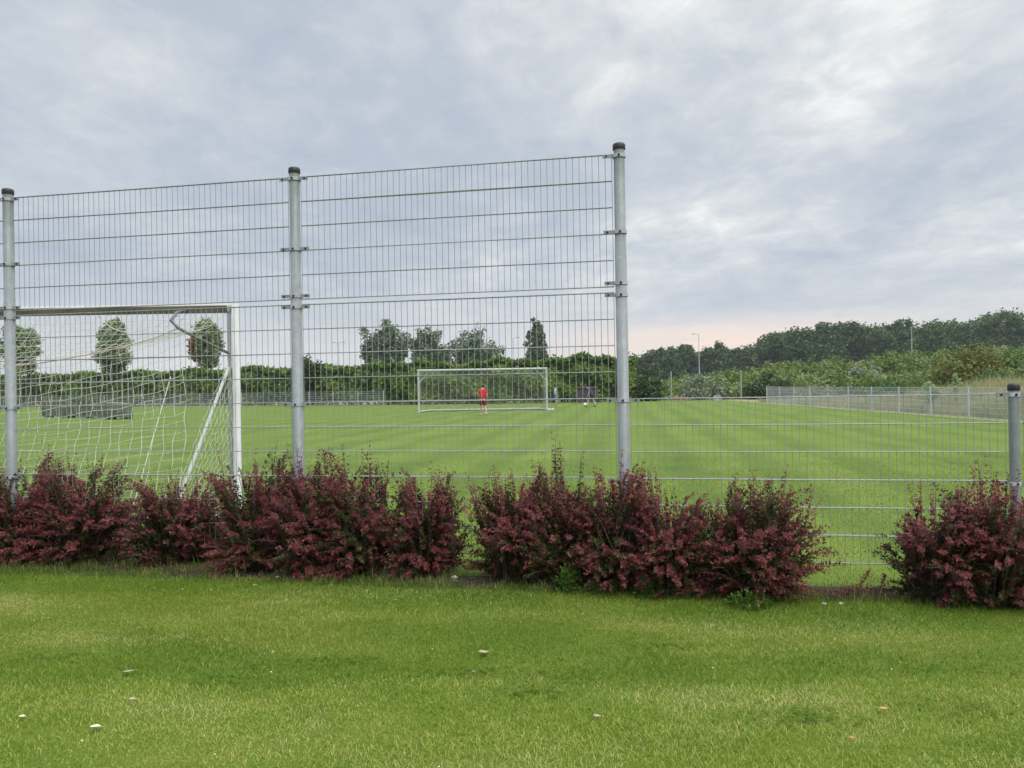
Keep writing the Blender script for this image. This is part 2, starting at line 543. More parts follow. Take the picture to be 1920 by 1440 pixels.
def build_fence():
    fe = tag(empty('mesh_fence', (0.84, fence_y(.84), 0)), 'galvanised mesh fence behind the purple shrubs, tall at the left and low at the right', 'fence')
    O = fe.location
    ang = math.atan(-0.19)
    ux = Vector((math.cos(ang), math.sin(ang), 0))
    uy = Vector((-math.sin(ang), math.cos(ang), 0))
    Rz = Matrix.Rotation(ang, 3, 'Z')
    xs = [-7.06, -4.441, -1.757, 0.838, 3.464, 6.07]
    tall = [1, 1, 1, 1, 0, 0]
    PR = 0.0445
    for i, (x, tl) in enumerate(zip(xs, tall)):
        base = Vector((x, fence_y(x), 0)) - O
        top = 3.235 if tl else 1.375
        PR = 0.0445 if tl else 0.0345
        mb = MB()
        if tl:
            zs = 2.435 if x > 0 else 2.30
            mb.lathe([(PR, -.05), (PR, zs - .002), (PR, zs - .002), (PR - .002, zs), (PR - .002, zs), (PR - .003, top)], 24, base)
        else:
            mb.lathe([(PR, -.05), (PR, top)], 24, base)
        p = mb.build('post', M['galv'], fe)
        mb = MB()
        mb.lathe([(PR + .003, top - .012), (PR + .004, top - .01), (PR + .004, top + .022), (PR - .003, top + .034), (0.02, top + .040), (0.0005, top + .041)], 24, base)
        mb.build('cap', M['cap'], p)
        hs = [3.175, 2.60, 2.215, 2.125, 1.33, 0.72, 0.17] if tl else [1.335, 0.72, 0.17]
        for h in hs:
            sides = [-1, 1]
            if tl and i == 3 and h > 1.5:
                sides = [-1]
            mb = MB()
            r = PR + .0045
            mb.lathe([(PR, -.014), (r, -.014), (r, -.014), (r, .014), (r, .014), (PR, .014)], 24, base + Vector((0, 0, h)))
            for s in sides:
                c = base + ux * s * (PR + .040) + uy * (-.016) + Vector((0, 0, h))
                mb.box(c, (.080, .006, .027), Rz.to_4x4(), 0)
                cb = base + ux * s * (PR + .052) + uy * (-.0205) + Vector((0, 0, h))
                mb.tube([cb, cb - uy * .006], .0075, 8, mi=1)
            cb = base - uy * (r - .001) + Vector((0, 0, h))
            mb.tube([cb, cb - uy * .007], .0085, 8, mi=1)
            mb.build('clamp', [M['galv'], M['bolt']], p)

    PR = 0.0445

    def panel(i, z0, rows, lab=None):
        x0, x1 = xs[i], xs[i + 1]
        a = Vector((x0, fence_y(x0), 0)) - O
        b = Vector((x1, fence_y(x1), 0)) - O
        L = (b - a).length
        g = PR + .012
        mb = MB()
        for k in range(rows + 1):
            z = z0 + .2 * k
            for s in (-1, 1):
                o = uy * (.0062 * s)
                e = [a + ux * g + o, a + ux * (L * .5) + o, b - ux * g + o]
                dz = [0, random.uniform(-.004, .002), 0]
                mb.tube([q + Vector((0, 0, z + d)) for q, d in zip(e, dz)], .0040, 6)
        n = int(round((L - 2 * g) / .05))
        st = (L - 2 * g) / n
        for k in range(n + 1):
            q = a + ux * (g + k * st)
            w = uy * random.uniform(-.002, .002)
            mb.tube([q + Vector((0, 0, z0 - .008)), q + w + Vector((0, 0, z0 + rows * .1)), q + Vector((0, 0, z0 + rows * .2 + .008))], .0024, 5)
        mb.build('mesh_panel', M['wire'], fe)
    for i in range(3):
        panel(i, 2.190, 5)
        panel(i, 0.145, 10)
    panel(3, 0.140, 6)
    panel(4, 0.140, 6)


build_fence()

# ------------------------------------------------------------------ football goals


def net_strands(mb, fn, nu, nv, r, sub=3):
    for i in range(nu + 1):
        mb.tube([fn(i / nu, j / (nv * sub)) for j in range(nv * sub + 1)], r, 3, False)
    for j in range(nv + 1):
        mb.tube([fn(i / (nu * sub), j / nv) for i in range(nu * sub + 1)], r, 3, False)


def near_goal():
    X1, Yg, W, H = -3.345, 9.2, 7.32, 2.44
    X0 = X1 - W
    g = tag(empty('football_goal', (X1, Yg, 0)), 'large white football goal seen from behind its sagging net, close behind the tall mesh panels', 'football goal', 'football goals on the field')
    O = Vector((X1, Yg, 0))

    def oval(mb, a, b, wx, wy, mi=0, n=14):
        a, b = Vector(a), Vector(b)
        t = (b - a).normalized()
        e1 = Vector((1, 0, 0)) if abs(t.x) < .5 else Vector((0, 0, 1))
        e2 = Vector((0, 1, 0))
        vs = []
        for p in (a, b):
            for k in range(n):
                q = 2 * math.pi * k / n
                c, s = math.cos(q), math.sin(q)
                c = math.copysign(abs(c) ** .6, c)
                s = math.copysign(abs(s) ** .6, s)
                vs.append(p + e1 * c * wx + e2 * s * wy)
        fs = [[k, (k + 1) % n, n + (k + 1) % n, n + k] for k in range(n)] + [list(range(n)), list(range(n, 2 * n))]
        mb._add(vs, fs, True, mi)
    for X in (X1, X0):
        mb = MB()
        oval(mb, Vector((X + .05, Yg, 0)) - O, Vector((X + .05, Yg, H + .050)) - O, .041, .052)
        p = mb.build('post', M['white'], g)
        mb = MB()
        # grey net track down the rear inner face
        mb.box(Vector((X - .018, Yg - .030, H / 2 - .03)) - O, (.034, .05, H - .06), None, 0, .008)
        mb.build('net_track', M['greymetal'], p)
        s = 1 if X == X1 else -1
        mb = MB()   # tube bracket that holds the net out behind the corner
        pts = [(X - .50 * s, Yg - .05, H - .02), (X - .53 * s, Yg - .28, H - .07), (X - .52 * s, Yg - .46, H - .18), (X - .42 * s, Yg - .50, H - .27),
               (X - .28 * s, Yg - .36, H - .37), (X - .13 * s, Yg - .18, H - .47), (X - .01 * s, Yg - .06, H - .545)]
        mb.tube([Vector(q) - O for q in pts], .017, 8)
        mb.build('net_bracket', M['bracket'], g)
        mb = MB()
        mb.tube([Vector((X - .02 * s, Yg - .07, 1.72)) - O, Vector((X + .02 * s, Yg - 1.9, .05)) - O], .019, 10)
        mb.build('stanchion', M['white'], g)
        mb = MB()
        mb.tube([Vector((X + .03, Yg - .06, .05)) - O, Vector((X + .03, Yg - 1.95, .05)) - O], .032, 10)
        mb.build('ground_bar', M['white'], g)
    mb = MB()
    oval(mb, Vector((X0, Yg, H)) - O, Vector((X1 - .002, Yg, H)) - O, .055, .058)
    cb = mb.build('crossbar', M['white'], g)
    mb = MB()
    mb.box(Vector(((X0 + X1) / 2, Yg - .052, H - .018)) - O, (W - .06, .03, .086), None, 0, .0)  # dark strip low on the bar's rear: moss and painted backlit shade
    mb.build('net_track', M['moss_shade'], cb)
    mb = MB()
    mb.tube([Vector((X0, Yg - 1.93, .05)) - O, Vector((X1 + .03, Yg - 1.93, .05)) - O], .032, 10)
    mb.build('ground_bar', M['white'], g)

    def ropez(u):
        return 2.17 - 0.50 * (1 - (2 * u - 1) ** 2) ** .8

    def ropep(u):
        return Vector((X1 - .42 - (W - .84) * u, Yg - .50 - .25 * math.sin(math.pi * u), ropez(u)))

    def wob(u, v, a):
        return Vector((math.sin(u * 61 + v * 13) * a, math.cos(u * 37 + v * 19) * a, math.sin(v * 31 + u * 23) * a))

    def back(u, v):
        v1 = .30
        top = Vector((X1 - .05 - (W - .1) * u, Yg - .04, H - .06))
        rp = ropep(u)
        bot = Vector((X1 - .02 - (W - .04) * u, Yg - 1.93, .07))
        if v < v1:
            q = v / v1
            p = top.lerp(rp, q) + Vector((0, 0, -.11 * math.sin(math.pi * q)))
        else:
            q = (v - v1) / (1 - v1)
            p = rp.lerp(bot, q) + Vector((0, .28 * math.sin(math.pi * q), -.10 * math.sin(math.pi * q)))
            p.x += .10 * q * math.sin(6 * u + 2)
        return p + wob(u * 3, v * 3, .012 * math.sin(math.pi * min(1, max(0, v)))) - O

    def side(X, s):
        def fn(u, v):
            zt = 1.85 - (1.85 - .07) * u * (.80 + .2 * u)
            yy = Yg - .06 - 1.87 * u
            p = Vector((X + .01 + .09 * s * math.sin(math.pi * u) * math.sin(math.pi * v), yy, .06 + (zt - .06) * v))
            return p + wob(u * 2, v * 2, .010) - O
        return fn
    mb = MB()
    net_strands(mb, back, 62, 31, .0031, 2)
    net_strands(mb, side(X1, 1), 16, 15, .0026, 2)
    net_strands(mb, side(X0, -1), 16, 15, .0026, 2)
    nt = mb.build('net', M['net'], g)
    mb = MB()
    mb.tube([ropep(i / 30) - O for i in range(31)], .0050, 5)
    mb.build('support_cord', M['redcord'], nt)
    mb = MB()
    mb.tube([Vector((X1 - .62, Yg - .02, H - .08)) - O + Vector((-.95 * i / 10, -.25 * math.sin(math.pi * i / 10), -.21 * math.sin(math.pi * i / 10))) for i in range(11)], .0045, 5)
    sd_ = [Vector((X1 - .46, Yg - .62, 1.62)).lerp(Vector((X1 - .36, Yg - 1.9, .07)), q / 8) - O for q in range(9)]
    mb.tube(sd_, .0045, 5)
    mb.build('edge_cord', M['net'], nt)


def far_goal():
    a = gnd(788, 773.2)
    b = gnd(1026.5, 770.6)
    yb = (a.y + b.y) / 2
    a.y = b.y = yb
    W = (b - a).length
    H = W / 3.04
    g = tag(empty('football_goal', ((a.x + b.x) / 2, yb, 0)), 'distant white football goal across the field with the player in red in front of it', 'football goal', 'football goals on the field')
    h = W / 2
    r = .062
    for s in (-1, 1):
        mb = MB()
        mb.tube([(s * h, 0, 0), (s * h, 0, H - .06)], r, 12)
        mb.build('post', M['white'], g)
        mb = MB()
        mb.tube([(s * h, .06, H - .72), (s * (h - .18), .4, H - .50), (s * (h - .32), .62, H - .34), (s * (h - .5), .45, H - .2), (s * (h - .62), .06, H - .06)], .022, 8)
        mb.build('net_bracket', M['white'], g)
        mb = MB()
        mb.tube([(s * h, .06, .06), (s * (h - .35), 1.9, .06)], .055, 10)
        mb.build('ground_bar', M['white'], g)
    mb = MB()
    mb.tube([(-h - .06, 0, H), (h + .06, 0, H)], r, 12)
    mb.build('crossbar', M['white'], g)
    mb = MB()
    mb.tube([(-h + .33, 1.9, .065), (h - .33, 1.9, .065)], .062, 10)
    mb.build('ground_bar', M['white'], g)
    mb = MB()
    mb.tube([(h + .02, -.1, .05), (h + .38, .12, .05)], .075, 8)
    mb.build('anchor_weight', M['white'], g)
    prof = [(.06, H - .04), (.62, H - .42), (1.35, 1.1), (1.9, .06)]

    def back(u, v):
        q = v * 3
        k = min(int(q), 2)
        f = q - k
        y = prof[k][0] * (1 - f) + prof[k + 1][0] * f
        z = prof[k][1] * (1 - f) + prof[k + 1][1] * f
        return Vector((-h + W * u + (.35 * v) * (1 - 2 * u), y, z - .12 * math.sin(math.pi * u) * math.sin(math.pi * v)))

    def side(s):
        def fn(u, v):
            e = back(0 if s < 0 else 1, v)
            return Vector((s * h, .03, e.z)).lerp(e, u)
        return fn
    mb = MB()
    net_strands(mb, back, 58, 32, .0035, 1)
    net_strands(mb, side(-1), 12, 24, .0035, 1)
    net_strands(mb, side(1), 12, 24, .0035, 1)
    mb.build('net', M['netfar'], g)


near_goal()
far_goal()

# ------------------------------------------------------------------ foliage


def unit(v):
    return v / np.maximum(np.linalg.norm(v, axis=1, keepdims=True), 1e-9)


def leaf_quads(c, d, nrm, L, W, fold=0.25):
    """diamond leaves: base c, long axis d, roughly facing nrm"""
    n = len(c)
    d = unit(d)
    s = unit(np.cross(d, nrm))
    up = np.cross(s, d)
    L = np.asarray(L).reshape(-1, 1) * np.ones((n, 1))
    W = np.asarray(W).reshape(-1, 1) * np.ones((n, 1))
    mid = c + d * L * .55
    v = np.stack([c, mid + s * W * .5 + up * W * fold, c + d * L, mid - s * W * .5 + up * W * fold], 1).reshape(-1, 3)
    f = np.arange(4 * n).reshape(n, 4)
    return v, f


def rand_dirs(n, rg):
    return unit(rg.normal(size=(n, 3)))


def clump_leaves(centers, radii, per, size, rg, flat=1.0, shell=0.55):
    """leaf clusters: leaves spread in the outer part of each clump"""
    k = len(centers)
    idx = np.repeat(np.arange(k), per)
    n = len(idx)
    d = rand_dirs(n, rg)
    rr = rg.uniform(shell, 1.08, (n, 1)) ** .8
    c = centers[idx] + d * rr * radii[idx] * np.array([1, 1, flat])
    nr = unit(d + rg.normal(size=(n, 3)) * .55 + np.array([0, 0, .35]))
    ax = np.cross(nr, rand_dirs(n, rg))
    s = size * rg.uniform(.6, 1.4, n)
    return leaf_quads(c, ax, nr, s, s * .75, .12)


def tree(name, label, cat, loc, H, W, mat, trunk_h, style, seed, group=None, n=3200, size=.32, trunk_r=None, mats2=None):
    rg = np.random.default_rng(seed)
    o = tag(empty(name, loc), label, cat, group)
    cz0 = trunk_h
    ch = H - trunk_h
    k = 110
    cs, rs = [], []
    if style == 'oval':
        for _ in range(k):
            d = rand_dirs(1, rg)[0]
            q = rg.uniform(.15, 1.0) ** .5 * .88
            z = cz0 + ch * (.5 + .5 * d[2] * q)
            wz = 1.0 - .16 * max(0, (z - cz0) / ch - .5)
            cs.append([d[0] * q * W * .46 * wz, d[1] * q * W * .46 * wz, z])
            rs.append(W * rg.uniform(.10, .155))
    elif style == 'poplar':          # several upright plumes
        pl = [(-.30, .80), (-.05, 1.0), (.16, .97), (.34, .78), (0, .85)]
        for px_, hh in pl:
            for j in range(16):
                q = j / 15
                z = cz0 + ch * hh * q
                taper = (1 - q) ** .6 * min(1, .5 + q * 2)
                cs.append([px_ * W * (1 - .2 * q) + rg.normal() * W * .05, rg.normal() * W * .12, z])
                rs.append(W * (.05 + .13 * taper) * rg.uniform(.8, 1.2))
    else:                            # broad, irregular, several limbs
        limbs = np.concatenate([rg.uniform(-1, 1, (11, 2)), [[-.8, 0], [.8, 0], [0, 0], [-.4, .2], [.4, -.2]]])
        for a, b in limbs:
            hh = min(1.0, rg.uniform(.68, 1.08) * (1 - .30 * abs(a)))
            for j in range(9):
                q = j / 8
                cs.append([a * W * .5 * (.35 + .65 * q) + rg.normal() * W * .05, b * W * .4 * (.3 + .7 * q) + rg.normal() * W * .05, cz0 + ch * (.06 + hh * .90 * q)])
                rs.append(W * rg.uniform(.10, .175))
    cs, rs = np.array(cs), np.array(rs)
    per = max(8, n // len(cs))
    v, f = clump_leaves(cs, rs.reshape(-1, 1), per, size, rg, .85, .25)
    mi = None
    mm = [mat]
    if mats2:
        mm = [mat, mats2]
        fc = v[f[:, 0]]
        mi = ((fc[:, 0] < -W * .22) & (fc[:, 2] < cz0 + ch * .72)).astype(int)
    np_mesh('crown', v, f, mm, o, mi)
    mb = MB()
    r0 = trunk_r or H * .016
    mb.tube([(0, 0, -.1), (.03, 0, H * .2), (-.03, .03, H * .5), (.02, 0, H * .9)], [r0 * 1.2, r0, r0 * .7, r0 * .15], 8)
    for i in range(0, len(cs), 5):
        z0 = max(trunk_h * .8, cs[i][2] - W * .35)
        mb.tube([(0, 0, z0), tuple((cs[i] + np.array([0, 0, z0])) * .5), tuple(cs[i])], [r0 * .45, r0 * .28, r0 * .08], 5)
    mb.build('trunk', M['bark'], o)
    return o


def bush(name, label, cat, loc, W, D, H, mat, seed, n=2600, size=.22, group=None, lobes=26):
    rg = np.random.default_rng(seed)
    o = tag(empty(name, loc), label, cat, group)
    d = rand_dirs(lobes, rg)
    d[:, 2] = np.abs(d[:, 2])
    q = rg.uniform(.45, .86, (lobes, 1))
    cs = d * q * np.array([W * .5, D * .5, H * .9])
    rs = rg.uniform(.13, .24, (lobes, 1)) * min(W, H * 1.4)
    cs[:, 2] = np.maximum(cs[:, 2], rs[:, 0] * .8)
    v, f = clump_leaves(cs, rs, n // lobes, size, rg, .8, .3)
    v[:, 2] = np.maximum(v[:, 2], .02)
    np_mesh('foliage', v, f, mat, o)
    mb = MB()
    for i in range(0, lobes, 3):
        mb.tube([(cs[i][0] * .15, cs[i][1] * .15, -.05), tuple(cs[i] * np.array([.6, .6, .5])), tuple(cs[i])], [.05, .035, .01], 5)
    mb.build('stem', M['bark'], o)
    return o


def hedge_leaves(path, width, hfun, n, size, rg, lump=.35):
    """leaf shell of a hedge running along a path of (x, y) points"""
    path = np.array(path, float)
    seg = np.diff(path, axis=0)
    sl_ = np.linalg.norm(seg, axis=1)
    cum = np.concatenate([[0], np.cumsum(sl_)])
    s = rg.uniform(0, cum[-1], n)
    k = np.clip(np.searchsorted(cum, s) - 1, 0, len(seg) - 1)
    t = (s - cum[k]) / sl_[k]
    p = path[k] + seg[k] * t[:, None]
    dirn = seg[k] / sl_[k][:, None]
    nrm = np.stack([dirn[:, 1], -dirn[:, 0]], 1)
    nrm *= np.where(nrm[:, 1:2] > 0, -1, 1)           # towards the field
    H = hfun(s)
    a = rg.uniform(0, 1, n)
    # profile: front face (75 %), top (25 %)
    fr = a < .62
    bump_ = lump * (np.sin(s * 1.3) * np.sin(s * .53 + 1) + .6 * np.sin(s * 3.1 + 2))
    z = np.where(fr, H * rg.uniform(.02, 1.0, n) ** .75, H + rg.normal(0, .10, n) * 1.2)
    off = np.where(fr, width * .5 + .25 * np.sin(z * 2.6 + s * .9) + bump_ + rg.normal(0, .16, n), rg.uniform(-.5, .5, n) * width)
    deep = rg.uniform(0, 1, n) < .42
    off = np.where(fr & deep, off - rg.uniform(.2, 1.0, n) * width, off)
    off = off - np.where(fr, .5 * width * np.clip((z / H - .72) / .28, 0, 1) ** 2, 0)
    c = np.stack([p[:, 0] + nrm[:, 0] * off, p[:, 1] + nrm[:, 1] * off, z], 1)
    no = np.where(fr[:, None], np.stack([nrm[:, 0], nrm[:, 1], np.full(n, .5)], 1), np.array([0, 0, 1.0]))
    no = unit(no + rg.normal(size=(n, 3)) * .6)
    ax = np.cross(no, rand_dirs(n, rg))
    sz = size * rg.uniform(.6, 1.4, n)
    return leaf_quads(c, ax, no, sz, sz * .75, .12)


rgb_ = np.random.default_rng(11)


def hedge(name, label, path, width, hfun, n, size, mat, seed, stems=14):
    rg = np.random.default_rng(seed)
    o = tag(empty(name, (path[0][0], path[0][1], 0)), label, 'hedge')
    v, f = hedge_leaves(path, width, hfun, n, size, rg)
    v[:, 2] = np.maximum(v[:, 2], 0.01)
    v = v - np.array([path[0][0], path[0][1], 0])
    np_mesh('foliage', v, f, mat, o)
    # dark woody core: stems standing close together inside
    mb = MB()
    P = [Vector((x - path[0][0], y - path[0][1], 0)) for x, y in path]
    for i in range(len(P) - 1):
        L = (P[i + 1] - P[i]).length
        m = int(L / .8)
        for j in range(m):
            b = P[i].lerp(P[i + 1], (j + .5) / m) + Vector((random.uniform(-.2, .2), random.uniform(-.2, .2), 0))
            mb.tube([b, b + Vector((random.uniform(-.5, .5), random.uniform(-.3, .3), 1.4)), b + Vector((random.uniform(-.9, .9), random.uniform(-.3, .3), 2.4))], [.06, .045, .015], 5)
    mb.build('stem', M['bark'], o)
    return o


hedge('hedge', 'long dense green hedge running behind the far grey fence at the left', [(-70, 95.5), (-36, 80.2), (-12, 68.6), (-6.5, 67.5)], 2.2,
      lambda s: 3.25 + .16 * np.sin(s * .8) + .12 * np.sin(s * 2.3), 74000, .32, M['hedge'], 3)
hedge('hedge', 'leafy overgrown hedge right behind the distant goal', [(-8.5, 67.8), (4, 66.5), (10.5, 66.5)], 3.0,
      lambda s: 3.2 + .22 * np.sin(s * .9 + 1) + .15 * np.sin(s * 2.7) + .02 * s, 42000, .30, M['hedge'], 4)

# scrub on the embankment at the right: one uncountable thicket with the bushes one can tell apart in front


def scrub():
    rg = np.random.default_rng(21)
    n = 270
    x = rg.uniform(9, 64, n)
    y = 66.5 + rg.uniform(0, 1, n) ** 1.1 * 22
    z = bank_z(x, y)
    h = rg.uniform(1.1, 2.5, n) + .4 * sstep(12, 40, x)
    h = h + .7 * sstep(72, 66, y)
    vs, fs, b = [], [], 0
    for k in range(n):
        m = 7
        d = rand_dirs(m, rg)
        d[:, 2] = np.abs(d[:, 2])
        cs = np.array([x[k], y[k], z[k]]) + d * np.array([.8, .7, .62]) * h[k] * rg.uniform(.5, 1, (m, 1))
        rs = h[k] * rg.uniform(.22, .38, (m, 1))
        v, f = clump_leaves(cs, rs, int(26 + 10 * h[k]), .26, rg, .85, .35)
        vs.append(v)
        fs.append(f + b)
        b += len(v)
    v, f = np.concatenate(vs), np.concatenate(fs)
    o = np_mesh('scrub', v, f, M['scrub'])
    tag(o, 'mixed green thicket covering the bank beyond the side fence', 'scrub', kind='stuff')


scrub()


def bz(px, Y):
    p = at(px, 700, Y)
    return (p.x, Y, float(bank_z(np.array(p.x), np.array(Y))))


bush('bush', 'dark rounded bush just right of the tall end post of the fence', 'bush', bz(1215, 65.5), 3.9, 3, 3.25, M['darkleaf'], 31)
bush('bush', 'grey-green bush between the two slim poles at the far touchline', 'bush', bz(1318, 66), 4.6, 3, 3.1, M['silver'], 32, n=1500)
bush('bush', 'big olive-yellow bush, tallest on the bank, above the weedy mound', 'bush', bz(1812, 61), 7.6, 5, 5.2, M['olive'], 33, n=6500, lobes=40)
bush('bush', 'deep green bush at the top of the bank by the right edge', 'bush', bz(1888, 70), 5.6, 4, 4.4, M['greenleaf'], 34, n=4000)
bush('bush', 'fresh green bush low on the bank beside the olive-yellow one', 'bush', bz(1868, 58), 3.4, 3, 2.7, M['greenleaf'], 35)
bush('bush', 'bright green low bush on the bank behind the side fence posts', 'bush', bz(1672, 60), 3.0, 2.5, 1.9, M['greenleaf'], 36, n=1500)
bush('bush', 'dull green bush at the right edge above the dry grass', 'bush', bz(1925, 56), 4.4, 3, 3.0, M['scrub'], 37)
bush('bush', 'dark broad bush against the far end of the side fence', 'bush', bz(1440, 65.5), 5.5, 3, 2.7, M['darkleaf'], 38)
bush('bush', 'pale silvery bush on the bank crest left of the street lamp', 'bush', bz(1620, 74), 4.4, 3, 2.2, M['silver'], 39, n=1200)
bush('bush', 'fresh green bush poking over the hedge below the broad trees', 'bush', tuple(at(905, 690, 72).xy) + (0,), 4.2, 3, 4.0, M['greenleaf'], 40)
bush('bush', 'bright green bush rising over the hedge at the foot of the big poplar', 'bush', tuple(at(742, 690, 73).xy) + (0,), 4.4, 3, 3.9, M['greenleaf'], 41)
bush('bush', 'young pale sapling bush behind the side fence, left of two', 'bush', tuple(at(1746, 700, 33).xy) + (0.1,), .85, .8, 2.5, M['sapling'], 42, n=1600, size=.10, lobes=18)
bush('bush', 'thin pale sapling leaning beside the weedy mound', 'bush', tuple(at(1792, 700, 33).xy) + (0.2,), .55, .5, 2.4, M['sapling'], 43, n=420, size=.10, lobes=12)


def tree_at(px, ytop, Y, wpx, mat, th, style, seed, label, group=None, **kw):
    top = at(px, ytop, Y)
    return tree('tree', label, 'tree', (top.x, Y, 0), top.z, wpx * Y / F, mat, th, style, seed, group, **kw)


g1 = 'clipped oval trees along the left hedge'
tree_at(36, 598, 84, 78, M['lime'], 3.2, 'oval', 51, 'oval green tree half hidden by the leftmost tall post', g1, n=9000, size=.32)
tree_at(211, 590, 82, 68, M['lime'], 2.9, 'oval', 52, 'oval green tree seen through the middle of the near goal net', g1, n=9000, size=.32)
tree_at(386, 596, 80, 66, M['lime'], 3.6, 'oval', 53, 'oval tree with a rusty brown side, by the near goal post', g1, n=5600, size=.34, mats2=M['rust'])
g2 = 'grey-green trees beyond the far hedge'
tree_at(722, 598, 110, 84, M['poplar'], 2.0, 'broad', 54, 'large dense grey-green tree, widest of the trees beyond the far hedge', g2, n=9500, size=.42)
tree_at(805, 610, 116, 64, M['poplar'], 1.8, 'broad', 55, 'medium grey-green tree above the left post of the distant goal', g2, n=7500, size=.42)
tree_at(886, 616, 116, 96, M['poplar'], 1.6, 'broad', 56, 'spreading open-crowned tree above the player in red', g2, n=7500, size=.42)
tree_at(1005, 600, 112, 50, M['poplar'], 1.5, 'poplar', 57, 'tall narrow poplar of upright plumes above the distant goal', g2, n=7000, size=.36)
tree_at(584, 666, 70.5, 72, M['darkleaf'], .4, 'broad', 58, 'dark bushy tree growing in the hedge behind the middle tall post', None, n=7000, size=.26)
tree_at(1082, 668, 150, 44, M['wood'], 1.0, 'broad', 59, 'small far bluish tree peeping over the hedge right of the distant goal', None, n=1200, size=.5)

# a far-off wood that reads as one mass


def woodland():
    rg = np.random.default_rng(77)
    prof = [(1170, 676), (1195, 668), (1225, 660), (1245, 648), (1262, 652), (1278, 645), (1296, 656), (1312, 650), (1330, 648), (1345, 645), (1362, 654), (1385, 652),
            (1402, 650), (1425, 636), (1445, 628), (1470, 624), (1495, 618), (1520, 619), (1545, 616), (1568, 606), (1590, 612), (1615, 616), (1640, 609), (1668, 612),
            (1690, 606), (1715, 611), (1740, 603), (1762, 600), (1785, 607), (1812, 603), (1838, 597), (1862, 591), (1888, 590), (1915, 592), (1945, 588), (1985, 590), (2030, 586), (2080, 590), (2130, 586)]
    allv, allf, b = [], [], 0
    mb = MB()
    for row in range(2):
        for px, py in (prof[::2], prof)[row]:
            Y = (165 + (2050 - px) * .045 if row == 0 else 195) + rg.uniform(-6, 6)
            jx = rg.uniform(-8, 8)
            top = at(px + jx, py + rg.uniform(-5, 7) + (0, 5)[row], Y)
            H = top.z
            Wd = rg.uniform(8.5, 12.5)
            cone = 1238 < px < 1420
            Wd *= .6 if cone else 1
            k = 80
            q = rg.uniform(0, 1, k)
            zz = H * (.12 + .88 * q)
            if cone:
                rad = Wd * .42 * (1 - q) ** .7 + .25
            else:
                rad = Wd * .60 * np.sqrt(np.clip(1 - ((q - .5) / .55) ** 2, .04, 1)) * np.sqrt(rg.uniform(.25, 1, k))
            a = rg.uniform(0, 6.283, k)
            cs = np.stack([top.x + np.cos(a) * rad * .75, Y + np.sin(a) * rad * .75, zz], 1)
            cs[0] = (top.x, Y, H - .7)
            rs = rg.uniform(.9, 2.0, (k, 1)) * (.62 if cone else 1)
            v, f = clump_leaves(cs, rs, 42, .60, rg, .85, .3)
            allv.append(v)
            allf.append(f + b)
            b += len(v)
    o = np_mesh('woodland', np.concatenate(allv), np.concatenate(allf), M['wood'])
    tag(o, 'dark far-off wood on the skyline at the right', 'wood', kind='stuff')


woodland()

# ------------------------------------------------------------------ purple barberry shrubs


